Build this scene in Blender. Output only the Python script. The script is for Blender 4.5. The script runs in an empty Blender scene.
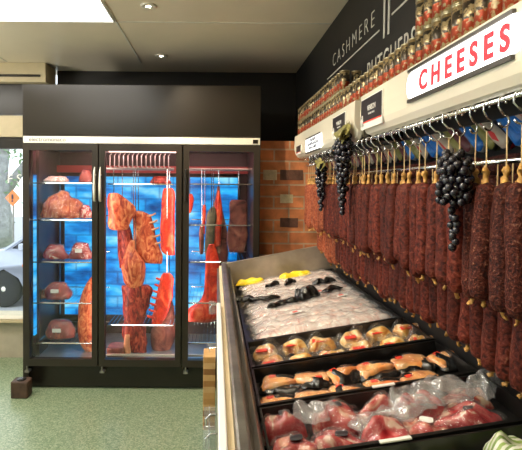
import bpy, bmesh, math, random
from mathutils import Vector, Matrix, noise
R = math.radians
PI = math.pi
sc = bpy.context.scene
col = sc.collection

# ------------------------------------------------------------------ camera
H = 1.63
F = 450.0
PU, PV = 215.0, 197.0
cam_d = bpy.data.cameras.new('camera')
cam = bpy.data.objects.new('camera', cam_d); col.objects.link(cam)
cam_d.sensor_fit = 'HORIZONTAL'; cam_d.sensor_width = 36.0
cam_d.lens = F / 522 * 36.0
cam_d.shift_x = (261 - PU) / 522
cam_d.shift_y = (PV - 225) / 522
cam_d.clip_start = 0.02
PITCH = math.atan((PV - 185) / F)
CM = Matrix.Rotation(PI / 2 - PITCH, 4, 'X') @ Matrix.Rotation(R(0.5), 4, 'Z')
cam.matrix_world = Matrix.Translation((0, 0, H)) @ CM
sc.camera = cam

def at(u, v, Y):
    d = CM.to_3x3() @ Vector(((u - PU) / F, -(v - PV) / F, -1))
    return Vector((0, 0, H)) + d * (Y / d.y)

# ------------------------------------------------------------------ world, exposure
w = bpy.data.worlds.new('World'); sc.world = w; w.use_nodes = True
bg = w.node_tree.nodes['Background']
sky = w.node_tree.nodes.new('ShaderNodeTexSky')
sky.sky_type = 'HOSEK_WILKIE'; sky.turbidity = 6.0; sky.sun_direction = (-0.3, 0.5, 0.6)
mixw = w.node_tree.nodes.new('ShaderNodeMixRGB'); mixw.inputs[0].default_value = 0.55
mixw.inputs[2].default_value = (0.85, 0.93, 1.0, 1)
w.node_tree.links.new(sky.outputs[0], mixw.inputs[1])
w.node_tree.links.new(mixw.outputs[0], bg.inputs[0])
bg.inputs[1].default_value = 3.8
sc.view_settings.view_transform = 'Standard'; sc.view_settings.look = 'None'
sc.view_settings.gamma = 1.0; sc.view_settings.use_curve_mapping = False
sc.view_settings.exposure = 0.25
CEIL = H + 1.10

def light(name, kind, loc, energy, color=(1, .85, .65), size=.1, size_y=None, target=None, spot=None, blend=.5):
    d = bpy.data.lights.new(name, kind); d.energy = energy; d.color = color
    if kind == 'AREA':
        d.size = size
        if size_y: d.shape = 'RECTANGLE'; d.size_y = size_y
    else: d.shadow_soft_size = size
    if spot: d.spot_size = R(spot); d.spot_blend = blend
    o = bpy.data.objects.new(name, d); col.objects.link(o); o.location = loc
    if target is not None:
        o.rotation_euler = (Vector(target) - Vector(loc)).to_track_quat('-Z', 'Y').to_euler()
    return o

PANELS = [(-1.29, 2.76), (-1.29, 1.15), (-2.9, 2.76)]
for px, py in PANELS:
    light('panel_light', 'AREA', (px, py, CEIL - .03), 20, (1, .95, .86), 1.18, .58)
DOWN = [(-.42, 2.8), (-.47, 3.87), (-.42, 1.6), (-.42, .3)]
for i, (px, py) in enumerate(DOWN):
    tg = (.30, 3.75, 1.35) if i < 1 else (px, py, 0) if i == 1 else (.45, py + .25, 1.0)
    light('downlight_lamp', 'SPOT', (px, py, CEIL - .03), [85, 9, 12, 13][i], (1, .80, .56), .035, target=tg, spot=[72, 60, 95, 95][i], blend=.8)
TRACK = [(-.05, .9), (-.05, 1.6), (-.05, 2.25)]
wd = light('ceiling_fill', 'AREA', (-5.15, .4, -.05), 680, (1, .93, .82), 3.8, 1.0, target=(-3.2, .6, 2.7))  # unseen fill light added outside the left wall to brighten the ceiling
for px, py in TRACK:
    light('track_lamp', 'SPOT', (px, py, CEIL - .12), 20, (1, .84, .62), .04, target=(.55, py + (py - .9) * .45, 1.1), spot=80, blend=.8)

# ------------------------------------------------------------------ materials
def new_mat(name):
    m = bpy.data.materials.new(name); m.use_nodes = True
    return m, m.node_tree, m.node_tree.nodes['Principled BSDF']

def ramp(nt, stops):
    r = nt.nodes.new('ShaderNodeValToRGB')
    while len(r.color_ramp.elements) < len(stops): r.color_ramp.elements.new(.5)
    for e, (p, c) in zip(r.color_ramp.elements, stops):
        e.position = p; e.color = (*c, 1)
    return r

def mat(name, c, rough=.5, metal=0., var=.12, scale=12., bump=0., bscale=None, emit=0., rnd=0., coat=0.):
    m, nt, b = new_mat(name)
    tc = nt.nodes.new('ShaderNodeTexCoord')
    n = nt.nodes.new('ShaderNodeTexNoise'); n.inputs['Scale'].default_value = scale; n.inputs['Detail'].default_value = 5
    nt.links.new(tc.outputs['Object'], n.inputs['Vector'])
    lo = tuple(max(0, x * (1 - var)) for x in c); hi = tuple(min(1, x * (1 + var)) for x in c)
    r = ramp(nt, [(.3, lo), (.7, hi)])
    nt.links.new(n.outputs['Fac'], r.inputs[0])
    out = r.outputs[0]
    if rnd:
        oi = nt.nodes.new('ShaderNodeObjectInfo')
        mr = nt.nodes.new('ShaderNodeMapRange'); mr.inputs[3].default_value = 1 - rnd; mr.inputs[4].default_value = 1 + rnd
        nt.links.new(oi.outputs['Random'], mr.inputs[0])
        hs = nt.nodes.new('ShaderNodeHueSaturation')
        nt.links.new(mr.outputs[0], hs.inputs['Value']); nt.links.new(out, hs.inputs['Color']); out = hs.outputs[0]
    nt.links.new(out, b.inputs['Base Color'])
    b.inputs['Roughness'].default_value = rough; b.inputs['Metallic'].default_value = metal
    if coat: b.inputs['Coat Weight'].default_value = coat; b.inputs['Coat Roughness'].default_value = .12
    if emit:
        nt.links.new(out, b.inputs['Emission Color']); b.inputs['Emission Strength'].default_value = emit
    if bump:
        n2 = nt.nodes.new('ShaderNodeTexNoise'); n2.inputs['Scale'].default_value = bscale or scale * 4
        nt.links.new(tc.outputs['Object'], n2.inputs['Vector'])
        bp = nt.nodes.new('ShaderNodeBump'); bp.inputs['Strength'].default_value = bump; bp.inputs['Distance'].default_value = .01
        nt.links.new(n2.outputs['Fac'], bp.inputs['Height']); nt.links.new(bp.outputs[0], b.inputs['Normal'])
    return m

def meat(name, stops, scale=14., rough=.35, dist=1.5, bump=.35, rnd=.15, coat=.3, stretch=(1, 1, 1)):
    m, nt, b = new_mat(name)
    tc = nt.nodes.new('ShaderNodeTexCoord')
    mp = nt.nodes.new('ShaderNodeMapping'); mp.inputs['Scale'].default_value = stretch
    nt.links.new(tc.outputs['Object'], mp.inputs[0])
    oi = nt.nodes.new('ShaderNodeObjectInfo')
    ad = nt.nodes.new('ShaderNodeVectorMath'); ad.operation = 'ADD'
    sm = nt.nodes.new('ShaderNodeVectorMath'); sm.operation = 'SCALE'; sm.inputs['Scale'].default_value = 7
    cx = nt.nodes.new('ShaderNodeCombineXYZ')
    for k in range(3): nt.links.new(oi.outputs['Random'], cx.inputs[k])
    nt.links.new(cx.outputs[0], sm.inputs[0]); nt.links.new(mp.outputs[0], ad.inputs[0]); nt.links.new(sm.outputs[0], ad.inputs[1])
    n = nt.nodes.new('ShaderNodeTexNoise'); n.inputs['Scale'].default_value = scale
    n.inputs['Detail'].default_value = 6; n.inputs['Distortion'].default_value = dist
    nt.links.new(ad.outputs[0], n.inputs['Vector'])
    r = ramp(nt, stops); nt.links.new(n.outputs['Fac'], r.inputs[0])
    mr = nt.nodes.new('ShaderNodeMapRange'); mr.inputs[3].default_value = 1 - rnd; mr.inputs[4].default_value = 1 + rnd
    nt.links.new(oi.outputs['Random'], mr.inputs[0])
    hs = nt.nodes.new('ShaderNodeHueSaturation'); nt.links.new(mr.outputs[0], hs.inputs['Value'])
    nt.links.new(r.outputs[0], hs.inputs['Color']); nt.links.new(hs.outputs[0], b.inputs['Base Color'])
    b.inputs['Roughness'].default_value = rough; b.inputs['Coat Weight'].default_value = coat
    b.inputs['Coat Roughness'].default_value = .15
    bp = nt.nodes.new('ShaderNodeBump'); bp.inputs['Strength'].default_value = bump; bp.inputs['Distance'].default_value = .006
    nt.links.new(n.outputs['Fac'], bp.inputs['Height']); nt.links.new(bp.outputs[0], b.inputs['Normal'])
    return m

def glow(name, c, s):
    m, nt, b = new_mat(name)
    b.inputs['Base Color'].default_value = (*c, 1)
    b.inputs['Emission Color'].default_value = (*c, 1); b.inputs['Emission Strength'].default_value = s
    return m

def film(name, tint=(1, 1, 1), white=.12, gloss=.9, rough=.12, bscale=40., bump=.8):
    m, nt, b = new_mat(name)
    nt.nodes.remove(b)
    out = nt.nodes['Material Output']
    tr = nt.nodes.new('ShaderNodeBsdfTransparent'); tr.inputs[0].default_value = (*tint, 1)
    gl = nt.nodes.new('ShaderNodeBsdfGlossy'); gl.inputs['Roughness'].default_value = rough
    df = nt.nodes.new('ShaderNodeBsdfDiffuse'); df.inputs[0].default_value = (.85, .85, .85, 1)
    fr = nt.nodes.new('ShaderNodeLayerWeight'); fr.inputs[0].default_value = .5
    pw = nt.nodes.new('ShaderNodeMath'); pw.operation = 'POWER'; pw.inputs[1].default_value = 4
    mu = nt.nodes.new('ShaderNodeMath'); mu.operation = 'MULTIPLY_ADD'; mu.inputs[1].default_value = gloss * .6; mu.inputs[2].default_value = (.09 if bump else .045) * gloss
    mu.use_clamp = True; nt.links.new(fr.outputs['Facing'], pw.inputs[0])
    m1 = nt.nodes.new('ShaderNodeMixShader'); m2 = nt.nodes.new('ShaderNodeMixShader')
    m1.inputs[0].default_value = white
    nt.links.new(tr.outputs[0], m1.inputs[1]); nt.links.new(df.outputs[0], m1.inputs[2])
    nt.links.new(pw.outputs[0], mu.inputs[0]); nt.links.new(mu.outputs[0], m2.inputs[0])
    nt.links.new(m1.outputs[0], m2.inputs[1]); nt.links.new(gl.outputs[0], m2.inputs[2])
    nt.links.new(m2.outputs[0], out.inputs[0])
    if bump:
        tc = nt.nodes.new('ShaderNodeTexCoord'); n = nt.nodes.new('ShaderNodeTexNoise')
        n.inputs['Scale'].default_value = bscale; n.inputs['Distortion'].default_value = 1.5
        nt.links.new(tc.outputs['Object'], n.inputs['Vector'])
        bp = nt.nodes.new('ShaderNodeBump'); bp.inputs['Strength'].default_value = bump; bp.inputs['Distance'].default_value = .02
        nt.links.new(n.outputs['Fac'], bp.inputs['Height'])
        nt.links.new(bp.outputs[0], gl.inputs['Normal']); nt.links.new(bp.outputs[0], fr.inputs['Normal'])
    return m

def brick_mat(name, c1, c2, mortar, bw, bh, ms, emit=0., rough=.85, spots=None, axis='XZ', bump=.5, off=(0, 0)):
    m, nt, b = new_mat(name)
    tc = nt.nodes.new('ShaderNodeTexCoord')
    sp = nt.nodes.new('ShaderNodeSeparateXYZ'); cb = nt.nodes.new('ShaderNodeCombineXYZ')
    nt.links.new(tc.outputs['Object'], sp.inputs[0])
    nt.links.new(sp.outputs[axis[0]], cb.inputs[0]); nt.links.new(sp.outputs[axis[1]], cb.inputs[1])
    mp = nt.nodes.new('ShaderNodeMapping'); mp.inputs['Location'].default_value = (off[0], off[1], 0)
    nt.links.new(cb.outputs[0], mp.inputs[0])
    br = nt.nodes.new('ShaderNodeTexBrick'); br.inputs['Scale'].default_value = 1
    br.inputs['Brick Width'].default_value = bw; br.inputs['Row Height'].default_value = bh
    br.inputs['Mortar Size'].default_value = ms; br.inputs['Mortar Smooth'].default_value = .3
    br.inputs['Color1'].default_value = (*c1, 1); br.inputs['Color2'].default_value = (*c2, 1)
    br.inputs['Mortar'].default_value = (*mortar, 1); br.inputs['Bias'].default_value = 0
    nt.links.new(mp.outputs[0], br.inputs['Vector'])
    n = nt.nodes.new('ShaderNodeTexNoise'); n.inputs['Scale'].default_value = 9; n.inputs['Detail'].default_value = 8
    nt.links.new(tc.outputs['Object'], n.inputs['Vector'])
    r = ramp(nt, [(.3, (.55, .55, .55)), (.7, (1.25, 1.2, 1.15))]); nt.links.new(n.outputs['Fac'], r.inputs[0])
    mx = nt.nodes.new('ShaderNodeMixRGB'); mx.blend_type = 'MULTIPLY'; mx.inputs[0].default_value = .9
    nt.links.new(br.outputs[0], mx.inputs[1]); nt.links.new(r.outputs[0], mx.inputs[2])
    nt.links.new(mx.outputs[0], b.inputs['Base Color'])
    b.inputs['Roughness'].default_value = rough
    if emit:
        nt.links.new(mx.outputs[0], b.inputs['Emission Color']); b.inputs['Emission Strength'].default_value = emit
    bp = nt.nodes.new('ShaderNodeBump'); bp.inputs['Strength'].default_value = bump; bp.inputs['Distance'].default_value = .01
    bp.invert = True
    nt.links.new(br.outputs['Fac'], bp.inputs['Height']); nt.links.new(bp.outputs[0], b.inputs['Normal'])
    return m

M = {}
M['ceiling'] = mat('ceiling_paint', (.70, .60, .45), .34, var=.04, scale=3)
M['trim_seam'] = mat('seam_grey', (.60, .56, .48), .5)
M['blackwall'] = mat('black_painted_board', (.012, .010, .009), .55, var=.2, scale=5)
M['fr_black'] = mat('satin_black_metal', (.012, .009, .006), .27, var=.1, scale=3)
M['fr_brown'] = mat('bronze_black_metal', (.022, .016, .010), .35, var=.15, scale=6)
M['silver'] = mat('brushed_silver', (.88, .83, .70), .32, .25, .05)
M['steel'] = mat('worn_stainless_steel', (.36, .34, .30), .34, .85, .25, 9, bump=.15)
M['steel_w'] = mat('dull_stainless_ledge', (.40, .35, .28), .42, .6, .3, 6, bump=.1)
M['trim_dk'] = mat('dark_metal_trim', (.10, .09, .08), .35, .6)
M['chrome'] = mat('chrome', (.85, .85, .85), .12, 1, .03)
M['cream'] = mat('cream_enamel', (.80, .73, .58), .35, var=.03, scale=4, coat=.3)
M['white_p'] = mat('white_plastic', (.85, .83, .78), .35, var=.03)
M['hook_p'] = mat('grey_hook_plastic', (.50, .46, .44), .4)
M['beige_p'] = mat('ivory_plastic', (.72, .60, .38), .45, var=.08, bump=.1)
M['beam'] = mat('beige_lacquer', (.55, .45, .28), .4, var=.06)
M['sill'] = mat('beige_render', (.42, .37, .27), .7, var=.08)
M['black_tray'] = mat('black_tray_plastic', (.010, .009, .008), .32, var=.2, coat=.2)
M['black_pl'] = mat('black_film', (.012, .011, .010), .22, var=.3, bump=.6, bscale=40, coat=.4)
M['glass'] = film('clear_door_glass', (.93, .95, .95), .0, .8, .0, bump=0)
M['film'] = film('clear_wrapping_film', (1, 1, 1), .04, .85, .12)
M['film_w'] = film('milky_crumpled_film', (1, 1, 1), .20, 1.1, .15, 18, .45)
M['acrylic'] = film('clear_acrylic', (.92, .95, .97), .16, .9, .04, bump=0)
M['led'] = glow('led_panel_glow', (1, .97, .92), 3.5)
M['spot'] = glow('downlight_glow', (1, .93, .8), 25)
M['sign'] = glow('lit_sign_white', (1, 1, .98), 1.6)
M['red_l'] = mat('red_letter', (.75, .03, .05), .5, var=.03, emit=.35)
M['dark_l'] = mat('dark_letter', (.05, .05, .07), .6)
M['chalk'] = mat('white_letter_paint', (.62, .58, .50), .7, var=.08, bump=.1)
M['label_red'] = mat('red_printed_label', (.85, .06, .03), .4, var=.1)
M['label_w'] = mat('white_printed_label', (.85, .83, .78), .4, var=.08)
M['label_k'] = mat('black_printed_label', (.03, .025, .03), .3, var=.4, scale=80)
M['rope'] = mat('beige_string', (.78, .56, .28), .8, var=.15, scale=200)
M['knot'] = mat('golden_casing_knot', (.62, .33, .08), .45, var=.3, scale=60, bump=.5, bscale=120)
M['led_pink'] = glow('fridge_strip_glow', (1, .72, .66), 6)
M['tyre'] = mat('tyre_rubber', (.02, .02, .02), .8)
M['car'] = mat('silver_car_paint', (.50, .53, .62), .25, .2, .03, coat=.5)
M['carglass'] = mat('dark_car_glass', (.03, .035, .04), .05, coat=.5)
M['orange'] = mat('orange_plastic', (.9, .25, .06), .4)
M['bark'] = mat('pale_bark', (.30, .29, .28), .9, var=.3, scale=8, bump=.5)
M['leaf'] = mat('tree_leaf', (.22, .34, .16), .6, var=.3, rnd=.2)
M['grass'] = mat('verge_grass', (.28, .42, .14), .9, var=.3, scale=6, bump=.3)
M['road'] = mat('road_asphalt', (.42, .42, .43), .9, var=.1, scale=20)
M['vine'] = mat('vine_leaf', (.24, .21, .05), .5, var=.4, scale=30, bump=.4)
M['grape'] = mat('black_grape', (.010, .008, .014), .16, var=.3, coat=.6)
M['stem'] = mat('brown_vine_stem', (.16, .10, .04), .7)
M['blockwood'] = mat('dark_wood_block', (.07, .035, .02), .6, var=.4, scale=14, bump=.4)
M['salami'] = meat('dried_salami_casing', [(.34, (.028, .004, .002)), (.52, (.115, .017, .008)), (.66, (.17, .036, .019)), (.78, (.36, .15, .08))], 90, .62, .6, .8, .30, .04)
M['salami_dark'] = meat('mouldy_salami_casing', [(.36, (.020, .004, .003)), (.52, (.080, .013, .006)), (.62, (.13, .032, .017)), (.74, (.32, .16, .10))], 170, .62, .6, .9, .25, .03)
M['salami_red'] = meat('orange_red_salami_casing', [(.30, (.13, .024, .010)), (.52, (.32, .075, .03)), (.72, (.50, .18, .08))], 90, .6, .6, .6, .25, .05)
for _k in ('salami', 'salami_dark', 'salami_red'): M[_k].node_tree.nodes['Principled BSDF'].inputs['Specular IOR Level'].default_value = .22
M['beef'] = meat('raw_beef', [(.30, (.22, .008, .012)), (.47, (.46, .030, .035)), (.56, (.55, .09, .08)), (.63, (.80, .55, .42))], 9, .25, 2.2, .3, .15, .6)
M['beef_fat'] = meat('fatty_raw_meat', [(.32, (.30, .012, .018)), (.48, (.50, .055, .05)), (.57, (.70, .26, .18)), (.68, (.90, .66, .48))], 11, .25, 2, .3, .1, .6)
M['pink'] = meat('pale_pink_sausage', [(.26, (.70, .28, .20)), (.42, (.90, .66, .56)), (.58, (.97, .88, .80))], 12, .3, 1, .3, .08, .6, (3, 1, 1))
M['yellow'] = meat('yellow_poultry', [(.34, (.50, .12, .02)), (.46, (.78, .40, .09)), (.62, (.90, .66, .30))], 22, .3, 1, .3, .1, .6)
M['peach'] = meat('orange_smoked_fillet', [(.30, (.75, .20, .05)), (.52, (.92, .42, .13)), (.74, (.96, .62, .30))], 14, .3, .8, .2, .12, .6)
M['aged_dark'] = meat('dark_aged_beef', [(.34, (.10, .004, .006)), (.50, (.34, .018, .016)), (.66, (.66, .12, .06))], 9, .45, 2.2, .5, .1, .25, (3, 3, 1))
M['aged_fat'] = meat('aged_beef_fat', [(.34, (.34, .030, .012)), (.47, (.66, .12, .04)), (.64, (.90, .36, .14))], 9, .45, 2.2, .7, .08, .25, (2, 2, 1))
M['aged_red'] = meat('bright_red_carcass', [(.32, (.42, .010, .006)), (.50, (.80, .045, .015)), (.68, (.95, .20, .08))], 9, .4, 1.2, .4, .08, .3, (2, 2, 1))
M['aged_brown'] = meat('brown_aged_crust', [(.32, (.08, .02, .02)), (.52, (.26, .08, .06)), (.70, (.42, .18, .12))], 8, .55, 1.2, .6, .1, .1)
M['aged_grey'] = meat('grey_mould_crust', [(.32, (.06, .06, .045)), (.52, (.16, .14, .09)), (.72, (.30, .25, .17))], 8, .6, 1.2, .6, .1, .1)
M['bone'] = mat('bone', (.95, .42, .22), .5, var=.2)
M['can_lid'] = mat('tin_can_lid', (.50, .43, .28), .28, .9, .05)
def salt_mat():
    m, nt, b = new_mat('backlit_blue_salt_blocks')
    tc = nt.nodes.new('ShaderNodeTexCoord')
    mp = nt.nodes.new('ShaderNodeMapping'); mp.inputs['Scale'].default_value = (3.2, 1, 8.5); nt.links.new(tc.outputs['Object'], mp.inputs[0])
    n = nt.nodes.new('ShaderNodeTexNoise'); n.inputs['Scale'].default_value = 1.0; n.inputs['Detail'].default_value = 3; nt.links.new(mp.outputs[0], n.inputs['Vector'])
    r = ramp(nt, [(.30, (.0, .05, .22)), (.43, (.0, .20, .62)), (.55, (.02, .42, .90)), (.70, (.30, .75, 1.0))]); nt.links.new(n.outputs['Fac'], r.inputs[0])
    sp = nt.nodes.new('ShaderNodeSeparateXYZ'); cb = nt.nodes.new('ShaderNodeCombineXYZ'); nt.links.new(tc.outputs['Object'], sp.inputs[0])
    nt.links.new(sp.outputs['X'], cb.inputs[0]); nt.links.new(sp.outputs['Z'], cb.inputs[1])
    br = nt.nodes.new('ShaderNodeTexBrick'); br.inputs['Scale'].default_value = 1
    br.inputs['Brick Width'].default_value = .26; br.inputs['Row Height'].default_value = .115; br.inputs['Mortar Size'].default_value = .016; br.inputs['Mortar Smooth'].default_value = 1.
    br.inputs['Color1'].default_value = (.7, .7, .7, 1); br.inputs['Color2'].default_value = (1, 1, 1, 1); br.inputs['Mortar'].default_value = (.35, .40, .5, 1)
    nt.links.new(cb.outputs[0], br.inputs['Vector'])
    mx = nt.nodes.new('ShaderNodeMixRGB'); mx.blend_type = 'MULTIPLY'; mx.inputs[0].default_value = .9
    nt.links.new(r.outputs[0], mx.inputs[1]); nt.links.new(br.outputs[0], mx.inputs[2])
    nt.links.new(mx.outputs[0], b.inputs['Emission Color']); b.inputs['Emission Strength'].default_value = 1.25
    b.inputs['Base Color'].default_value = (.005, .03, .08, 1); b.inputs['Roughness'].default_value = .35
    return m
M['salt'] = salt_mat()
M['fr_in'] = mat('fridge_inner_wall', (.06, .028, .032), .35, var=.2, scale=4)
M['fr_rail'] = mat('dark_red_rail', (.42, .06, .06), .4, var=.2, scale=4)
M['fr_post'] = mat('fridge_dark_post', (.06, .035, .035), .4, var=.2, scale=4)
M['fr_floor'] = mat('fridge_floor_steel', (.45, .48, .52), .3, .7, .1)
M['brick'] = brick_mat('old_red_brick', (.78, .30, .12), (.58, .20, .08), (.60, .42, .28), .255, .098, .008, off=(.02, .03))
M['brick_c'] = mat('cream_brick', (.62, .52, .32), .85, var=.2, scale=20, bump=.4)
M['brick_d'] = mat('burnt_brick', (.13, .06, .04), .85, var=.3, scale=20, bump=.4)

def floor_mat():
    m, nt, b = new_mat('green_terrazzo')
    tc = nt.nodes.new('ShaderNodeTexCoord')
    v = nt.nodes.new('ShaderNodeTexVoronoi'); v.inputs['Scale'].default_value = 130
    nt.links.new(tc.outputs['Object'], v.inputs['Vector'])
    r = ramp(nt, [(0, (.12, .19, .10)), (.35, (.20, .27, .15)), (.7, (.27, .33, .20)), (1, (.36, .40, .26))])
    sep = nt.nodes.new('ShaderNodeSeparateColor'); nt.links.new(v.outputs['Color'], sep.inputs[0])
    nt.links.new(sep.outputs[0], r.inputs[0]); nt.links.new(r.outputs[0], b.inputs['Base Color'])
    b.inputs['Roughness'].default_value = .32
    return m
M['floor'] = floor_mat()

def can_mat():
    m, nt, b = new_mat('tin_can_label')
    tc = nt.nodes.new('ShaderNodeTexCoord'); sp = nt.nodes.new('ShaderNodeSeparateXYZ')
    nt.links.new(tc.outputs['Object'], sp.inputs[0])
    mr = nt.nodes.new('ShaderNodeMapRange'); mr.inputs[1].default_value = 0; mr.inputs[2].default_value = .100
    nt.links.new(sp.outputs['Z'], mr.inputs[0])
    r = ramp(nt, [(0, (.36, .26, .12)), (.10, (.42, .06, .02)), (.42, (.50, .10, .03)), (.46, (.06, .045, .03)), (.74, (.04, .03, .02)), (.88, (.32, .23, .10))])
    r.color_ramp.interpolation = 'CONSTANT'
    nt.links.new(mr.outputs[0], r.inputs[0])
    n = nt.nodes.new('ShaderNodeTexNoise'); n.inputs['Scale'].default_value = 70; nt.links.new(tc.outputs['Object'], n.inputs['Vector'])
    r2 = ramp(nt, [(.52, (0, 0, 0)), (.60, (1, 1, 1))]); nt.links.new(n.outputs['Fac'], r2.inputs[0])
    mx = nt.nodes.new('ShaderNodeMixRGB'); mx.inputs[2].default_value = (.50, .38, .20, 1)
    nt.links.new(r2.outputs[0], mx.inputs[0]); nt.links.new(r.outputs[0], mx.inputs[1])
    nt.links.new(mx.outputs[0], b.inputs['Base Color']); b.inputs['Roughness'].default_value = .3
    b.inputs['Metallic'].default_value = .5
    return m
M['can'] = can_mat()

def strip_mat(name, cols, scale=1., axis='Z', size=.03):
    m, nt, b = new_mat(name)
    tc = nt.nodes.new('ShaderNodeTexCoord'); sp = nt.nodes.new('ShaderNodeSeparateXYZ')
    nt.links.new(tc.outputs['Object'], sp.inputs[0])
    mu = nt.nodes.new('ShaderNodeMath'); mu.operation = 'MULTIPLY'; mu.inputs[1].default_value = 1 / (size * len(cols))
    fr = nt.nodes.new('ShaderNodeMath'); fr.operation = 'FRACT'
    nt.links.new(sp.outputs[axis], mu.inputs[0]); nt.links.new(mu.outputs[0], fr.inputs[0])
    r = ramp(nt, [(i / len(cols), c) for i, c in enumerate(cols)]); r.color_ramp.interpolation = 'CONSTANT'
    nt.links.new(fr.outputs[0], r.inputs[0])
    n = nt.nodes.new('ShaderNodeTexNoise'); n.inputs['Scale'].default_value = 40; nt.links.new(tc.outputs['Object'], n.inputs['Vector'])
    mx = nt.nodes.new('ShaderNodeMixRGB'); mx.blend_type = 'MULTIPLY'; mx.inputs[0].default_value = .3
    nt.links.new(r.outputs[0], mx.inputs[1]); nt.links.new(n.outputs['Fac'], mx.inputs[2])
    nt.links.new(mx.outputs[0], b.inputs['Base Color']); b.inputs['Roughness'].default_value = .4
    return m
M['board'] = strip_mat('laminated_wood', [(.62, .36, .13), (.70, .45, .20), (.44, .22, .07), (.66, .40, .16), (.30, .14, .045), (.72, .46, .2), (.55, .30, .10)], axis='Z', size=.021)
PRINT = [strip_mat('printed_blue_bag', [(.02, .20, .70), (.03, .25, .75), (.02, .20, .70), (.65, .65, .65)], axis='X', size=.012),
         strip_mat('printed_red_bag', [(.65, .02, .02), (.7, .02, .02), (.6, .5, .4), (.05, .05, .08)], axis='X', size=.012),
         strip_mat('printed_olive_bag', [(.16, .18, .05), (.30, .28, .08), (.04, .04, .03)], axis='X', size=.014),
         strip_mat('printed_dark_bag', [(.05, .02, .03), (.14, .03, .04), (.30, .25, .2)], axis='X', size=.016)]

# ------------------------------------------------------------------ mesh helpers
def link(name, bm, m, parent=None, smooth=False, loc=None):
    bmesh.ops.recalc_face_normals(bm, faces=bm.faces)
    me = bpy.data.meshes.new(name); bm.to_mesh(me); bm.free()
    if smooth:
        for p in me.polygons: p.use_smooth = True
    ms = m if isinstance(m, (list, tuple)) else [m]
    for x in ms: me.materials.append(M[x] if isinstance(x, str) else x)
    o = bpy.data.objects.new(name, me); col.objects.link(o)
    if parent: o.parent = parent
    if loc is not None: o.location = loc
    return o

def empty(name, loc=(0, 0, 0), rot=(0, 0, 0)):
    o = bpy.data.objects.new(name, None); col.objects.link(o)
    o.location = loc; o.rotation_euler = rot; o.empty_display_size = .05
    return o

def tag(o, label=None, cat=None, group=None, kind=None):
    if label: o['label'] = label
    if cat: o['category'] = cat
    if group: o['group'] = group
    if kind: o['kind'] = kind
    return o

def box(bm, x0, x1, y0, y1, z0, z1, bev=0.):
    vs = [bm.verts.new((x, y, z)) for x in (x0, x1) for y in (y0, y1) for z in (z0, z1)]
    f = [(0, 1, 3, 2), (4, 6, 7, 5), (0, 4, 5, 1), (2, 3, 7, 6), (0, 2, 6, 4), (1, 5, 7, 3)]
    fs = [bm.faces.new([vs[i] for i in q]) for q in f]
    if bev:
        es = list({e for q in fs for e in q.edges})
        bmesh.ops.bevel(bm, geom=es, offset=bev, segments=2, affect='EDGES', profile=.5)
    return bm

def B(*a, **k): return box(bmesh.new(), *a, **k)

def boxo(name, dims, m, parent=None, bev=0., kind=None):
    o = link(name, B(*dims, bev=bev), m, parent)
    if kind: o['kind'] = kind
    return o

def frame_of(d):
    d = d.normalized(); a = Vector((0, 0, 1)) if abs(d.z) < .9 else Vector((1, 0, 0))
    x = d.cross(a).normalized(); return x, d.cross(x).normalized()

def tube(bm, pts, r, n=8, cap=True):
    pts = [Vector(p) for p in pts]; rings = []
    rr = r if isinstance(r, (list, tuple)) else [r] * len(pts)
    x = y = None
    for i, p in enumerate(pts):
        d = (pts[min(i + 1, len(pts) - 1)] - pts[max(i - 1, 0)]).normalized()
        if x is None: x, y = frame_of(d)
        else:
            x = (x - d * x.dot(d)).normalized(); y = d.cross(x).normalized()
        rings.append([bm.verts.new(p + (x * math.cos(2 * PI * k / n) + y * math.sin(2 * PI * k / n)) * rr[i]) for k in range(n)])
    for a, b in zip(rings, rings[1:]):
        for k in range(n): bm.faces.new((a[k], a[(k + 1) % n], b[(k + 1) % n], b[k]))
    if cap: bm.faces.new(rings[0][::-1]); bm.faces.new(rings[-1])
    return bm

def T(pts, r, n=8): return tube(bmesh.new(), pts, r, n)

def lathe(bm, prof, n=20, c=(0, 0, 0), axis='Z'):
    rings = []
    for r, z in prof:
        ring = []
        for k in range(n):
            a = 2 * PI * k / n
            p = (r * math.cos(a), r * math.sin(a), z)
            if axis == 'Y': p = (p[0], p[2], p[1])
            if axis == 'X': p = (p[2], p[0], p[1])
            ring.append(bm.verts.new(Vector(c) + Vector(p)))
        rings.append(ring)
    for a, b in zip(rings, rings[1:]):
        for k in range(n): bm.faces.new((a[k], a[(k + 1) % n], b[(k + 1) % n], b[k]))
    bm.faces.new(rings[0]); bm.faces.new(rings[-1])
    return bm

def loft(secs, n=18, amp=.0, ns=9., seed=0.):
    """secs: (x, y, z, rx, ry) rings lying level, joined from first to last"""
    bm = bmesh.new(); rings = []
    for (x, y, z, rx, ry) in secs:
        ring = []
        for k in range(n):
            a = 2 * PI * k / n
            p = Vector((x + rx * math.cos(a), y + ry * math.sin(a), z))
            if amp:
                q = 1 + amp * noise.noise(p * ns + Vector((seed, seed, seed)))
                p = Vector((x, y, z)) + (p - Vector((x, y, z))) * q
                p.z += amp * .02 * noise.noise(p * ns * 1.3)
            ring.append(bm.verts.new(p))
        rings.append(ring)
    for a, b in zip(rings, rings[1:]):
        for k in range(n): bm.faces.new((a[k], a[(k + 1) % n], b[(k + 1) % n], b[k]))
    for ring, s in ((rings[0], secs[0]), (rings[-1], secs[-1])):
        c = bm.verts.new((s[0], s[1], s[2]))
        for k in range(n): bm.faces.new((ring[k], ring[(k + 1) % n], c))
    return bm

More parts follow.
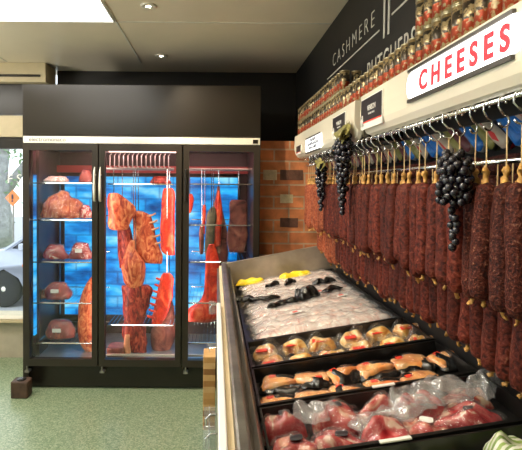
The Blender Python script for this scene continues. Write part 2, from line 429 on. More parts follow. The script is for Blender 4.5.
def smooth_secs(secs, sub=3):
    out = []
    for i in range(len(secs) - 1):
        p0 = secs[max(i - 1, 0)]; p1 = secs[i]; p2 = secs[i + 1]; p3 = secs[min(i + 2, len(secs) - 1)]
        for j in range(sub):
            t = j / sub
            out.append(tuple(.5 * (2 * b + (c - a) * t + (2 * a - 5 * b + 4 * c - d) * t * t + (3 * b - a - 3 * c + d) * t ** 3)
                             for a, b, c, d in zip(p0, p1, p2, p3)))
    out.append(secs[-1])
    return [tuple(s[:3]) + (max(s[3], .002), max(s[4], .002)) for s in out]

def pillow(lx, ly, h, n=14, m=10, shape=None, amp=.15, seed=0, flat=.35):
    """closed cushion on z=0: shape(s)-> width factor along x"""
    bm = bmesh.new(); top = {}; bot = {}
    for i in range(n + 1):
        for j in range(m + 1):
            u = i / n * 2 - 1; v = j / m * 2 - 1
            wv = shape(u) if shape else (1 - abs(u) ** 6 * .18)
            wu = 1 - abs(v) ** 6 * .12
            x = u * lx / 2 * wu; y = v * ly / 2 * wv
            e = max(0., (1 - abs(u) ** 3.2)) * max(0., (1 - abs(v) ** 3.2))
            q = 1 + amp * noise.noise(Vector((x * 22 + seed, y * 22, seed * 1.7))) * 1.6
            z = h * (e ** flat) * q
            x += amp * .03 * noise.noise(Vector((y * 30, seed, 1))); y += amp * .03 * noise.noise(Vector((x * 30, seed, 5)))
            top[i, j] = bm.verts.new((x, y, max(z, .0015)))
            bot[i, j] = bm.verts.new((x, y, 0))
    for i in range(n):
        for j in range(m):
            bm.faces.new((top[i, j], top[i + 1, j], top[i + 1, j + 1], top[i, j + 1]))
            bm.faces.new((bot[i, j], bot[i, j + 1], bot[i + 1, j + 1], bot[i + 1, j]))
    for i in range(n):
        for j in (0, m): bm.faces.new((top[i, j], bot[i, j], bot[i + 1, j], top[i + 1, j]))
    for j in range(m):
        for i in (0, n): bm.faces.new((top[i, j], bot[i, j], bot[i, j + 1], top[i, j + 1]))
    return bm

def poly_prism(pts, y0, y1, plane='XZ', bev=0):
    bm = bmesh.new()
    def P(p, t):
        return (p[0], t, p[1]) if plane == 'XZ' else ((t, p[0], p[1]) if plane == 'YZ' else (p[0], p[1], t))
    a = [bm.verts.new(P(p, y0)) for p in pts]; b = [bm.verts.new(P(p, y1)) for p in pts]
    fs = [bm.faces.new(a), bm.faces.new(b[::-1])]
    for k in range(len(pts)): fs.append(bm.faces.new((a[k], b[k], b[(k + 1) % len(pts)], a[(k + 1) % len(pts)])))
    if bev:
        es = list({e for f in fs for e in f.edges})
        bmesh.ops.bevel(bm, geom=es, offset=bev, segments=2, affect='EDGES')
    return bm

FACE = {'W': Matrix(((0, 0, -1), (-1, 0, 0), (0, 1, 0))), 'S': Matrix(((1, 0, 0), (0, 0, -1), (0, 1, 0)))}
def text(name, s, size, loc, face, m, parent=None, extrude=.001, ax='LEFT', spacing=1., sx=1., width=None, bold=0.):
    cu = bpy.data.curves.new(name, 'FONT'); cu.body = s; cu.size = size; cu.extrude = extrude
    cu.align_x = ax; cu.space_character = spacing; cu.offset = bold
    o = bpy.data.objects.new(name, cu); col.objects.link(o)
    bpy.context.view_layer.update()
    me = bpy.data.meshes.new_from_object(o.evaluated_get(bpy.context.evaluated_depsgraph_get()))
    bpy.data.objects.remove(o); me.materials.clear(); me.materials.append(M[m])
    if width:
        xs = [v.co.x for v in me.vertices]; sx = width / (max(xs) - min(xs))
    for v in me.vertices: v.co.x *= sx
    o = bpy.data.objects.new(name, me); col.objects.link(o)
    o.matrix_world = Matrix.Translation(loc) @ FACE[face].to_4x4()
    if parent:
        mw = o.matrix_world.copy(); o.parent = parent
        o.matrix_parent_inverse = Matrix.Translation(-parent.location) @ Matrix.Identity(4)
        o.matrix_world = mw
    return o

def split_islands(o):
    bm = bmesh.new(); bm.from_mesh(o.data); left = set(bm.verts); isl = []
    while left:
        st = [left.pop()]; cur = set(st)
        while st:
            for e in st.pop().link_edges:
                for q in e.verts:
                    if q not in cur: cur.add(q); st.append(q)
        left -= cur; isl.append({q.index for q in cur})
    bm.free()
    for ids in isl:
        b2 = bmesh.new(); b2.from_mesh(o.data); b2.verts.ensure_lookup_table()
        bmesh.ops.delete(b2, geom=[q for q in b2.verts if q.index not in ids], context='VERTS')
        c = o.copy(); c.data = o.data.copy(); b2.to_mesh(c.data); b2.free(); col.objects.link(c)
    bpy.data.objects.remove(o)

def copy_tree(o, parent=None):
    c = o.copy(); col.objects.link(c)
    if parent: c.parent = parent
    for ch in o.children: copy_tree(ch, c)
    return c

# ================================================================== SETTING
S = 'structure'
boxo('floor', (-4.5, 2.6, -2.5, 4.6, -.08, 0), 'floor', kind=S)
boxo('ceiling', (-4.5, 2.6, -2.5, 4.6, CEIL, CEIL + .08), 'ceiling', kind=S)
bm = bmesh.new()
for yy in (3.07, 1.87, .67): box(bm, -4.4, .775, yy, yy + .012, CEIL - .004, CEIL)
for xx in (-.685, -1.9): box(bm, xx, xx + .012, -2.4, 4.1, CEIL - .0045, CEIL)
link('trim_1', bm, 'trim_seam')['kind'] = S
bm = B(-4.58, -4.5, -2.5, 4.6, 0, .45); box(bm, -4.58, -4.5, -2.5, 4.6, 2.25, CEIL)
box(bm, -4.58, -4.5, -2.5, -1.6, .45, 2.25); box(bm, -4.58, -4.5, 2.4, 4.6, .45, 2.25)
link('wall_left', bm, 'sill')['kind'] = S
bm = bmesh.new()
for yy in (-1.6, .37, 2.34): box(bm, -4.56, -4.52, yy, yy + .06, .45, 2.25)
w2 = link('added_window', bm, 'fr_black'); w2['kind'] = S  # unseen window, added so the outside fill light reaches the ceiling
boxo('window_glass', (-4.545, -4.539, -1.54, 2.34, .45, 2.25), 'glass', w2)
boxo('wall_back', (-4.5, 2.6, -2.58, -2.5, 0, CEIL), 'sill', kind=S)
boxo('wall_right', (2.6, 2.68, -2.5, 4.6, 0, CEIL), 'blackwall', kind=S)
boxo('wall_rear', (-1.55, 2.6, 4.42, 4.5, 0, CEIL), 'blackwall', kind=S)
# shop front left of the fridge
boxo('wall_front', (-4.5, -1.55, 4.17, 4.34, 0, .36), 'sill', kind=S)
boxo('trim_2', (-4.5, -1.55, 4.10, 4.37, .345, .385), 'beam', kind=S, bev=.004)
boxo('trim_3', (-4.5, -1.553, 4.13, 4.40, 2.555, CEIL), 'beam', kind=S, bev=.006)
boxo('trim_4', (-4.5, -1.60, 4.12, 4.13, 2.60, 2.62), 'fr_black', kind=S)
boxo('trim_5', (-4.5, -1.553, 4.22, 4.34, 2.27, 2.555), 'fr_black', kind=S)
boxo('trim_6', (-4.5, -1.553, 4.14, 4.34, 2.055, 2.25), 'beam', kind=S, bev=.004)
bm = bmesh.new()
box(bm, -4.5, -1.553, 4.17, 4.25, 1.95, 2.055)
for x in (-3.6, -1.60): box(bm, x - .04, x + .04, 4.17, 4.25, .385, 1.95)
box(bm, -4.5, -4.44, 4.17, 4.25, .385, 1.95)
win = link('window_1', bm, 'fr_black'); win['kind'] = S
boxo('window_glass', (-4.44, -1.64, 4.205, 4.211, .385, 1.95), 'glass', win)
t = text('window_lettering', 'F S', .12, at(7, 183, 4.20) + Vector((0, -.003, 0)), 'S', 'white_p', win, .001); split_islands(t)
# brick pier and the dark board above it
boxo('wall_pier', (.36, 1.6, 3.75, 4.42, 0, 2.0), 'brick', kind=S)
bm = bmesh.new()
def brk(bm, u0, u1, v0, v1):
    a = at(u0, v1, 3.75); b = at(u1, v0, 3.75)
    box(bm, a.x, b.x, 3.744, 3.751, a.z, b.z, bev=.002)
bm = bmesh.new(); brk(bm, 263, 277, 170, 180); brk(bm, 280, 293, 194.5, 203); link('trim_7', bm, 'brick_c')['kind'] = S
bm = bmesh.new(); brk(bm, 280, 303, 170, 180); brk(bm, 280, 298, 218, 227); link('trim_8', bm, 'brick_d')['kind'] = S
# dark wall with lettering above the counter
WX = .78
bm = B(WX, WX + .12, -1.2, 3.749, H + .19, CEIL); box(bm, WX, WX + .12, 3.749, 4.42, 2.001, CEIL)
link('wall_bulkhead', bm, 'blackwall')['kind'] = S

# lettering on the bulkhead (top-level painted writing)
def wallword(nm, s, y, z, size, spacing, label, width, bold=0.):
    t = empty(nm, (WX, y, z))
    o = text('painted_letter', s, size, (WX - .002, y, z), 'W', 'chalk', t, .001, spacing=spacing, width=width, bold=bold)
    split_islands(o)
    return tag(t, label, 'lettering', 'white lettering on the black wall')
wallword('wall_lettering', 'CASHMERE', 3.03, H + .792, .118, 1.45, 'thin white word CASHMERE painted high on the black wall', .78, -.0026)
wallword('wall_lettering', 'BUTCHERS', 2.34, H + .535, .14, 1.15, 'white word BUTCHERS on the black wall, half hidden behind tin cans', .56)
o = boxo('painted_rule', (WX - .003, WX, 2.17, 3.17, H + .742, H + .749), 'chalk')
tag(o, 'thin white line painted under the word CASHMERE', 'painted line')
o = boxo('painted_rule', (WX - .003, WX, 1.45, 2.02, H + .76, H + .768), 'chalk')
tag(o, 'thin white painted line right of the tall white strokes', 'painted line')
bm = bmesh.new()
for y in (2.11, 2.055): box(bm, WX - .003, WX, y - .009, y + .009, H + .69, CEIL - .01)
box(bm, WX - .003, WX, 2.055, 2.11, CEIL - .012, CEIL - .004)
tag(link('painted_emblem', bm, 'chalk'), 'tall pair of white painted strokes reaching to the ceiling on the black wall', 'emblem')

# ceiling lights
for i, (px, py) in enumerate(PANELS):
    t = empty('ceiling_panel_light', (px, py, CEIL))
    bm = bmesh.new()
    for d in ((-.605, .605, -.305, -.295), (-.605, .605, .295, .305), (-.605, -.595, -.295, .295), (.595, .605, -.295, .295)):
        box(bm, *d, -.012, 0)
    link('frame', bm, 'white_p', t)
    boxo('diffuser', (-.595, .595, -.295, .295, -.008, -.001), 'led', t)
    tag(t, ['bright rectangular ceiling light panel at the upper left of the photo', 'rectangular ceiling light panel above the aisle behind the camera', 'rectangular ceiling light panel near the left wall'][i], 'ceiling light')
for i, (px, py) in enumerate(DOWN):
    t = empty('downlight', (px, py, CEIL))
    link('ring', lathe(bmesh.new(), [(.03, 0), (.05, 0), (.05, -.006), (.045, -.009), (.031, -.006)], 24), 'silver', t, True)
    link('bulb', lathe(bmesh.new(), [(.0295, 0), (.0295, -.004), (.015, -.006)], 20), 'spot', t)
    tag(t, ['small round ceiling downlight right of the bright light panel', 'small round ceiling downlight above the fridge header', 'small round downlight over the aisle, nearer of two behind the panel', 'small round downlight right above the camera'][i], 'ceiling light')
for i, (px, py) in enumerate(TRACK):
    t = empty('track_spotlight', (px, py, CEIL))
    link('mount', lathe(bmesh.new(), [(.04, 0), (.04, -.015), (.008, -.018), (.008, -.06)], 16), 'fr_black', t)
    link('lamp_head', tube(bmesh.new(), [(0, 0, -.05), (.02, 0, -.10)], [.028, .034], 16), 'fr_black', t)
    tag(t, ['small black spotlight over the meat end of the counter', 'small black spotlight over the middle of the counter', 'small black spotlight over the far end of the counter'][i], 'spotlight')

# ================================================================== OUTSIDE
boxo('street_ground', (-14, 8, 4.7, 30, -.75, -.6), 'road', kind=S)
boxo('verge', (-14, 8, 11.5, 15, -.6, -.52), 'grass', kind=S)
def tree(x, y, h, r, label, seed):
    rng = random.Random(seed)
    t = empty('street_tree', (x, y, -.55))
    link('trunk', tube(bmesh.new(), [(0, 0, -.05), (.05, 0, h * .25), (-.08, 0, h * .5), (.1, 0, h * .8), (.2, 0, h)], [r, r * .85, r * .75, r * .5, r * .2], 10), 'bark', t, True)
    for s in (-1, 1):
        link('branch', tube(bmesh.new(), [(0, 0, h * .42), (s * .6, .1, h * .62), (s * 1.2, .2, h * .85)], [r * .55, r * .35, r * .1], 8), 'bark', t, True)
    bm = bmesh.new()
    for k in range(900):
        c = Vector((rng.gauss(0, 1.1), rng.gauss(0, .9), h * .9 + rng.gauss(0, .8)))
        a = Vector((rng.uniform(-1, 1), rng.uniform(-1, 1), rng.uniform(-1, 1))).normalized() * .09
        b = a.cross(Vector((rng.uniform(-1, 1), rng.uniform(-1, 1), 1))).normalized() * .05
        bm.faces.new([bm.verts.new(c + q) for q in (a, b, -a, -b)])
    link('foliage', bm, 'leaf', t)
    tag(t, label, 'tree')
tree(-6.3, 13.2, 4.2, .36, 'pale barked street tree seen through the left window edge', 3)
tree(-5.2, 19.5, 4.5, .2, 'thinner street tree behind the orange road sign', 5)
t = empty('road_sign', (0, 0, 0))
c = at(13, 198, 12)
link('post', T([(c.x, 12.02, -.55), (c.x, 12.02, c.z + .1)], .025), 'steel', t)
bm = poly_prism([(c.x - .2, c.z), (c.x, c.z - .22), (c.x + .2, c.z), (c.x, c.z + .22)], 11.97, 12.0)
link('sign_plate', bm, 'orange', t)
bm = B(c.x - .02, c.x + .02, 11.955, 11.97, c.z - .03, c.z + .1); box(bm, c.x - .02, c.x + .02, 11.955, 11.97, c.z - .1, c.z - .06)
link('sign_mark', bm, 'dark_l', t)
tag(t, 'orange diamond road sign on a post beyond the parked car', 'road sign')

def car():
    x0 = -4.75; y = 8.0; g = -.6
    t = empty('car', (x0, y, g)); t.scale = (1, 1, 1.12)
    prof = [(0, .32), (.02, .62), (.12, .74), (1.05, .92), (1.75, 1.36), (2.1, 1.42), (2.95, 1.40), (3.65, 1.05), (4.2, .98), (4.3, .6), (4.28, .3),
            (3.85, .24), (3.8, .5), (3.55, .64), (3.25, .5), (3.2, .22), (1.35, .22), (1.28, .5), (.98, .66), (.66, .5), (.58, .26)]
    low = [p for p in prof]
    body = [(0, .32), (.02, .62), (.12, .74), (1.05, .93), (3.65, 1.0), (4.2, .98), (4.3, .6), (4.28, .3)] + prof[11:]
    link('body', poly_prism(body, 0, 1.7, bev=.035), 'car', t, True)
    link('cabin_glass', poly_prism([(1.05, .92), (1.72, 1.33), (2.95, 1.35), (3.6, .99)], .10, 1.6, bev=.03), 'carglass', t)
    bm = poly_prism([(1.66, 1.32), (2.1, 1.42), (2.95, 1.40), (3.05, 1.33)], .09, 1.61, bev=.02)
    for p in (((1.0, .06, .92), (1.72, .11, 1.36)), ((2.35, .06, .95), (2.4, .11, 1.38)), ((3.7, .06, .98), (3.0, .11, 1.37))):
        tube(bm, p, .035, 6)
    link('roof', bm, 'car', t)
    for nm, wx in (('wheel', .98), ('wheel', 3.53)):
        for yy in (0, 1.5):
            wl = link(nm, lathe(bmesh.new(), [(.17, .0), (.27, .0), (.30, .03), (.30, .17), (.27, .2), (.17, .2)], 28, (wx, yy, .30), 'Y'), 'tyre', t, True)
            bm = lathe(bmesh.new(), [(.03, -.01), (.05, .01), (.14, .02), (.175, .0), (.175, .03), (.02, .04)], 20, (wx, yy, .30), 'Y')
            link('hubcap', bm, 'silver', wl, True)
    link('indicator', B(1.32, 1.40, -.012, .01, .66, .70), 'orange', t)
    link('door_handle', B(2.1, 2.25, -.02, .01, .80, .83, bev=.005), 'car', t)
    link('side_mirror', B(1.30, 1.45, -.14, .02, .93, 1.04, bev=.02), 'car', t)
    tag(t, 'silver blue car parked in the street outside the shop window', 'car')
car()

# ================================================================== FRIDGE
FX0, FX1, FY, FYB = -1.51, .353, 3.53, 4.28
fr = empty('display_fridge', ((FX0 + FX1) / 2, FY, 0))
tag(fr, 'tall black three-door glass display fridge for dry aged meat with blue lit back', 'fridge')
_fp = fr.location.copy()
def fpart(name, bm, m, parent=None, smooth=False):
    o = link(name, bm, m, parent or fr, smooth)
    if parent is None: o.location = -_fp
    return o
CABB = .19
def atx(u, Y): return at(u, 250, Y).x
fpart('header_panel', B(FX0, FX1, FY, FY + .55, 2.01, 2.405, bev=.004), 'fr_black')
fpart('trim_strip', B(FX0 + .01, FX1 - .005, FY - .012, FY, 1.945, 1.998, bev=.003), 'silver')
bm = B(FX0, FX0 + .04, FY, FYB, .02, 2.01); box(bm, FX1 - .04, FX1, FY, FYB, .02, 2.01)
box(bm, FX0 + .04, FX1 - .04, FY, FYB, 1.945, 2.01); box(bm, FX0 + .04, FX1 - .04, FYB - .03, FYB, .19, 1.945)
for u in (98.8, 182.3): box(bm, atx(u, FY) - .03, atx(u, FY) + .03, FY + .008, FY + .05, .19, 1.945)
fpart('carcass', bm, 'fr_brown')
fpart('plinth', B(FX0 + .01, FX1 - .01, FY + .02, FYB, .012, .19), 'fr_black')
fpart('inner_floor', B(FX0 + .04, FX1 - .04, FY + .07, FYB - .03, .19, .215), 'fr_floor')
fpart('inner_ceiling', B(FX0 + .04, FX1 - .04, FY + .07, FYB - .03, 1.925, 1.945), 'fr_in')
bm = B(FX0 + .04, FX0 + .05, FY + .07, FYB - .03, .215, 1.925); box(bm, FX1 - .05, FX1 - .04, FY + .07, FYB - .03, .215, 1.925)
fpart('inner_lining', bm, 'fr_in')
fpart('inner_back', B(FX0 + .05, FX1 - .05, FYB - .040, FYB - .031, .215, 1.925), 'fr_in')
def atx(u, Y): return at(u, 250, Y).x
Yp = FYB - .06
for ua, ub in ((25, 40), (65, 98), (104, 181), (186, 237)):
    xa = max(atx(ua, Yp), FX0 + .055); xb = atx(ub, Yp)
    fpart('backlit_block_panel', B(xa, xb, Yp - .005, Yp + .019, .40, 1.70), 'salt')
    bm = B(xa - .012, xa, Yp - .02, Yp + .019, .39, 1.71); box(bm, xb, xb + .012, Yp - .02, Yp + .019, .39, 1.71)
    box(bm, xa, xb, Yp - .02, Yp + .019, 1.70, 1.712); box(bm, xa, xb, Yp - .02, Yp + .019, .388, .40)
    fpart('panel_frame', bm, 'fr_post')
fpart('side_blue_strip', B(FX0 + .050, FX0 + .060, 3.61, 3.655, .40, 1.70), 'salt')  # narrow emissive blue strip on the left inner wall
fpart('side_post', B(FX0 + .050, FX0 + .075, 3.665, 3.86, .215, 1.925), 'fr_post')
fpart('back_rail', B(FX0 + .05, FX1 - .05, FYB - .13, FYB - .085, 1.735, 1.80), 'fr_rail')
# doors
DO = [(24.5, 98.2), (99.5, 181.5), (183, 258.5)]
for i, (ua, ub) in enumerate(DO):
    xa = atx(ua, FY - .02); xb = atx(ub, FY - .02)
    bm = bmesh.new(); s = .045; y0, y1 = FY - .04, FY + .005; z0, z1 = .20, 1.938
    box(bm, xa, xa + s, y0, y1, z0, z1); box(bm, xb - s, xb, y0, y1, z0, z1)
    box(bm, xa + s, xb - s, y0, y1, z0, z0 + .055); box(bm, xa + s, xb - s, y0, y1, z1 - .05, z1)
    d = fpart('door', bm, 'fr_brown')
    link('glass_pane', B(xa + s, xb - s, FY - .022, FY - .016, z0 + .055, z1 - .05), 'glass', d)
    if i < 2:
        hx = xb - .018 if i == 0 else xa + .016
        bm = bmesh.new()
        tube(bm, [(hx, FY - .072, 1.50), (hx, FY - .078, 1.6), (hx, FY - .074, 1.72), (hx, FY - .06, 1.76)], [.010, .011, .008, .004], 8)
        tube(bm, [(hx, FY - .072, 1.50), (hx, FY - .036, 1.50)], .007); tube(bm, [(hx, FY - .072, 1.70), (hx, FY - .036, 1.70)], .006)
        link('handle', bm, 'silver', d, True)
    else:
        link('handle', B(xa + .012, xa + .03, FY - .056, FY - .036, 1.5, 1.75, bev=.004), 'fr_black', d)
    bm = B(xa + .01, xa + .045, FY - .05, FY, .15, .165, bev=.002); tube(bm, [(xa + .0275, FY - .045, .15), (xa + .0275, FY - .045, .20)], .006)
    link('hinge', bm, 'steel', d)
for k, x in enumerate([atx(98.8, FY), atx(182.3, FY)]):
    fpart('light_strip', B(x - .006, x + .006, FY + .06, FY + .07, .25, 1.90), 'led_pink')
for x0, x1 in ((FX0 + .08, -.93), (-.86, -.30), (-.24, FX1 - .08)):
    ll = light('fridge_lamp', 'AREA', ((x0 + x1) / 2, FY + .09, 1.91), 1.7, (1, .52, .48), x1 - x0, .04, target=((x0 + x1) / 2, FY + .4, .9))
for x in (-.90, -.27):
    light('fridge_lamp', 'AREA', (x, FY + .06, 1.05), 3.8, (1, .60, .52), .05, 1.5, target=(x, FYB, 1.05))
def shelf(ua, ub, vf, bay, Y0=FY + .08, Y1=FYB - .09, m='chrome'):
    a = at(ua, vf, Y0); b = at(ub, vf, Y0)
    bm = bmesh.new()
    tube(bm, [(a.x, Y0, a.z), (b.x, Y0, a.z)], .006, 6); tube(bm, [(a.x, Y1, a.z), (b.x, Y1, a.z)], .005, 6)
    n = int((b.x - a.x) / .03)
    for k in range(n + 1):
        x = a.x + (b.x - a.x) * k / n
        tube(bm, [(x, Y0, a.z), (x, Y1, a.z)], .0018, 4)
    fpart('shelf', bm, m); return a.z
SZ = [shelf(29, 93, v, 0) for v in (183, 220, 262, 303, 343)]
for v in (184, 325): shelf(108, 173, v, 1)
for v in (184, 225, 262, 303, 343): shelf(188, 252, v, 2)
fpart('shelf_stripe', B(atx(106, FY + .08), atx(252, FY + .08), FY + .085, FY + .10, .235, .25), 'silver')
# hanging rods + hooks
for (ua, ub) in ((106, 174), (186, 252)):
    for Y in (3.70, 3.92):
        a = at(ua, 170, Y); b = at(ub, 170, Y)
        fpart('hanging_rod', T([(a.x, Y, 1.76), (b.x, Y, 1.76)], .008), 'steel')
fpart('upper_rod', T([(at(104, 160, 3.64).x, 3.64, 1.888), (at(178, 160, 3.64).x, 3.64, 1.888)], .007), 'steel')
for u in (26.5, 255):
    fpart('foot', lathe(bmesh.new(), [(.02, 0), (.025, .004), (.012, .012)], 12, (atx(u, FY + .05) + (.02 if u < 50 else -.02), FY + .06, 0)), 'fr_black')
text('maker_name', 'electromonaco', .046, Vector((FX0 + .055, FY - .0135, 1.960)), 'S', 'dark_l', fr, .0005, width=.285)
# empties' children placed with matrix; small badges
fpart('badge', B(atx(253, FY - .01) - .01, atx(253, FY - .01) + .03, FY - .016, FY - .012, 1.955, 1.985), 'fr_black')
fpart('power_light', lathe(bmesh.new(), [(.006, 0), (.006, .012), (.003, .016)], 10, (atx(173, FY + .2), FY + .2, 2.405)), 'spot')

# white hooks on the rod of the middle door
hk = None
for k in range(14):
    if hk is None:
        bm = bmesh.new()
        tube(bm, [(.0, .0, .07), (.014, 0, .09), (.0, 0, .106), (-.012, 0, .095)], .004, 6)
        tube(bm, [(0, 0, .07), (0, 0, -.015), (.010, 0, -.028), (.014, 0, -.018)], .0042, 6)
        hk = o = link('meat_hook', bm, 'hook_p', None, True)
    else:
        o = hk.copy(); col.objects.link(o)
    o.location = (at(110 + k * 4.5, 165, 3.64).x, 3.64, 1.888 - .098)
    o.rotation_euler = (0, 0, .5)
    tag(o, 'small white meat hook on the upper rod behind the middle fridge door', 'hook', 'white hooks on the middle fridge rod')
# ------- hanging meat
def hang(name, label, secs, Y, mt, deep=.6, amp=.25, cat='meat', hook=True, seed=1., ns=9.):
    ss = []
    for v, ul, ur in secs:
        a = at(ul, v, Y); b = at(ur, v, Y); rx = (b.x - a.x) / 2
        ss.append(((a.x + b.x) / 2, Y, a.z, rx, rx * deep))
    top = max(ss, key=lambda s: s[2])
    ss = smooth_secs(ss, 4)
    base = Vector((ss[-1][0], Y, min(s[2] for s in ss)))
    bm = loft(ss, 22, amp, ns, seed)
    bmesh.ops.translate(bm, verts=bm.verts, vec=-base)
    o = link(name, bm, mt, None, True, base)
    if hook:
        x = top[0] - base.x; z = top[2] - base.z
        link('hook', T([(x, 0, z - .02), (x + .004, 0, z + .03), (x, 0, 1.765 - base.z)], .0035, 6), 'chrome', o)
    tag(o, label, cat, 'aged meat in the fridge')
    return o
Y1 = 3.78
o = hang('beef_forequarter', 'orange brown square cut of beef hanging at upper left of middle door', [(193, 110, 117), (194.5, 108, 121), (203, 107, 131), (210, 107, 134), (217, 106.5, 132), (227, 108, 130), (230, 112, 128)], 3.70, 'aged_fat', .35)
o = hang('hanging_haunch', 'dark red haunch hanging behind the square cut, middle door', [(222, 118, 126), (228, 117, 131), (240, 117, 134), (255, 118, 134), (268, 120, 134)], 3.92, 'aged_dark', .5, seed=3)
o = hang('pale_shank', 'pale orange shank tapering upward at left of middle door', [(240, 131, 135), (250, 126, 136), (262, 121, 145), (272, 121, 146), (282, 124, 143), (287, 128, 140)], 3.74, 'aged_fat', .6, .2, seed=5)
o = hang('hanging_ribs', 'tan side of ribs with bone ends on its right, middle door', [(211, 134, 142), (216, 132, 150), (228, 133, 154), (242, 134, 158), (254, 137, 162), (263, 145, 162)], 3.80, 'aged_fat', .35, seed=7)
for k in range(5):
    a = at(150 + k * 1.6, 215 + k * 7, 3.80) - o.location
    link('rib_bone', T([(a.x - .03, -.01, a.z - .01), (a.x + .02, -.02, a.z), (a.x + .05, -.01, a.z + .015)], [.009, .009, .007], 8), 'bone', o, True)
o = hang('beef_loin', 'plain orange red slab hanging at upper right of middle door', [(188, 164, 172), (194, 162, 175), (215, 161, 175), (238, 160, 175), (250, 161, 175), (255, 166, 175)], 3.72, 'aged_red', .4, .12, seed=8)
o = hang('beef_flank', 'large dark red flank hanging low in middle door', [(285, 122, 148), (290, 121, 150), (300, 123, 150), (315, 123, 146), (330, 123, 146), (345, 125, 147), (352, 130, 146)], 3.76, 'aged_dark', .4, .3, hook=True, seed=9, ns=14)
link('bone_end', loft(smooth_secs([(0, 0, .16, .02, .02), (-.005, 0, .09, .026, .024), (0, 0, .02, .028, .026), (.002, 0, 0, .018, .018)], 3), 12, .2), 'bone', o, True, at(127.5, 354, 3.70) - o.location)
o = hang('rib_rack', 'bright orange red rib rack leaning at lower right of middle door', [(273, 163, 170), (278, 160, 174), (292, 157, 173), (306, 154, 171), (318, 152, 166), (326, 153, 160)], 3.70, 'aged_red', .3, .25, seed=11, ns=16)
for k in range(7):
    a = at(161 - k * 1.5, 280 + k * 6.3, 3.68) - o.location
    link('rib_bone', T([(a.x + .02, -.005, a.z - .005), (a.x - .02, -.01, a.z + .004), (a.x - .042, -.005, a.z + .012)], [.010, .010, .008], 8), 'aged_red', o, True)
o = hang('round_ham', 'dark brown rounded ham hanging below the rib rack', [(300, 166, 172), (312, 162, 175), (325, 154, 175), (340, 150, 174), (350, 153, 170), (356, 157, 166)], 3.84, 'aged_brown', .7, .15, seed=12)
# door 3
o = hang('grey_salami', 'grey mould covered long cut beside the red leg, right door', [(207, 211, 215), (215, 207, 216), (232, 206, 215), (248, 205, 213), (262, 206, 211)], 3.70, 'aged_grey', .7, .2, seed=13)
o = hang('thin_sausage', 'thin dark sausage hanging at left of right door', [(226, 200, 203), (232, 199, 204), (246, 199, 204), (254, 200, 203)], 3.70, 'aged_brown', 1, .1, seed=14)
o = hang('red_strip', 'thin red strip of meat above the dark sausage, right door', [(205, 203, 206), (215, 202, 206), (226, 202, 205), (234, 203, 205)], 3.86, 'aged_red', .6, .2, seed=14)
o = hang('tapered_shank', 'red brown tapered shank hanging from a high point, right door', [(186, 217, 220), (198, 215, 221), (212, 211, 222), (228, 213, 226), (246, 214, 228), (262, 214, 227), (274, 217, 224)], 3.80, 'aged_brown', .6, .3, seed=15)
link('red_face', loft(smooth_secs([(0, 0, .46, .008, .01), (.0, 0, .32, .035, .03), (-.02, 0, .14, .05, .03), (-.01, 0, 0, .03, .02)], 4), 14, .2, 9, 4), 'aged_red', o, True, at(218, 246, 3.74) - o.location)
o = hang('lamb_leg', 'bright red leg of meat with curved foot in right door', [(244, 208, 214), (254, 206, 218), (270, 205, 220), (288, 204, 221), (300, 200, 222), (309, 188, 222), (316, 185, 221), (321, 188, 214)], 3.68, 'aged_red', .35, .12, seed=16)
o = hang('dark_reflection_slab', 'dark slab in place of a reflection at far right of right door', [(200, 232, 245), (205, 230, 247), (222, 229, 247), (240, 227, 247), (252, 229, 244)], 3.92, 'aged_brown', .35, .2, seed=17)  # dark reflection in the door glass, built as a hanging slab
o = hang('crimson_cut', 'small crimson cut at upper left edge of right door', [(194, 187, 192), (199, 186, 194), (208, 186, 193), (213, 187, 191)], 3.84, 'aged_red', .6, .2, seed=18)
# door 1: big peach piece
o = hang('hanging_ham', 'large pale peach ham at lower right of the left door', [(277, 91, 94), (284, 86, 96), (300, 80, 97), (318, 78, 97), (335, 78.5, 97), (347, 82, 96), (352, 87, 94)], 3.78, 'aged_fat', .7, .1, seed=19)
# packs on the left-door shelves
def lump(name, label, uc, v_base, wpx, hpx, Y, mt, z=None, dep=.5, amp=.4, seed=1, lab=None, cat='meat pack', wrap=True, top=.3):
    c = at(uc, v_base, Y); s = Y / F; wx = wpx * s; hz = hpx * s
    z0 = z if z is not None else c.z
    ss = [(0, 0, 0, wx * .46, wx * dep * .46), (0, 0, hz * .25, wx * .5, wx * dep * .5), (0, 0, hz * .65, wx * .38, wx * dep * .42), (wx * .02, 0, hz * .92, wx * top, wx * dep * .25), (0, 0, hz, wx * top * .5, wx * dep * .1)]
    o = link(name, loft(smooth_secs(ss, 3), 20, amp, 14, seed), mt, None, True, (c.x, Y, z0 + .004))
    if wrap:
        ss2 = [(a, b, zz * 1.04 + .001, r1 * 1.08, r2 * 1.1) for a, b, zz, r1, r2 in ss]
        link('wrapping', loft(smooth_secs(ss2, 3), 20, amp * 1.1, 14, seed + .05), 'film', o, True)
    if lab:
        link('label', B(-wx * .14, wx * .14, -wx * dep * .56 - .004, -wx * dep * .56, hz * .45, hz * .45 + .03), lab, o)
    tag(o, label, cat, 'packed cuts on the left fridge shelves'); return o
YS = 3.74
lump('steak_stack', 'tall peaked cut of bone-in steaks on the second shelf, left door', 62, 220, 40, 27, YS, 'aged_fat', SZ[1] + .006, .5, .5, 2, top=.13)
lump('steak_pack', 'small red steak pack right of the bone-in stack, left door', 86, 220, 14, 13, YS, 'beef', SZ[1] + .006, .6, .3, 3)
lump('flat_pack', 'pale flat pack on the top shelf, left door', 56, 183, 26, 6, YS, 'pink', SZ[0] + .006, .5, .2, 4)
lump('pink_pack', 'pink pack at the right of the top shelf, left door', 86, 183, 15, 12, YS, 'aged_dark', SZ[0] + .006, .6, .2, 5)
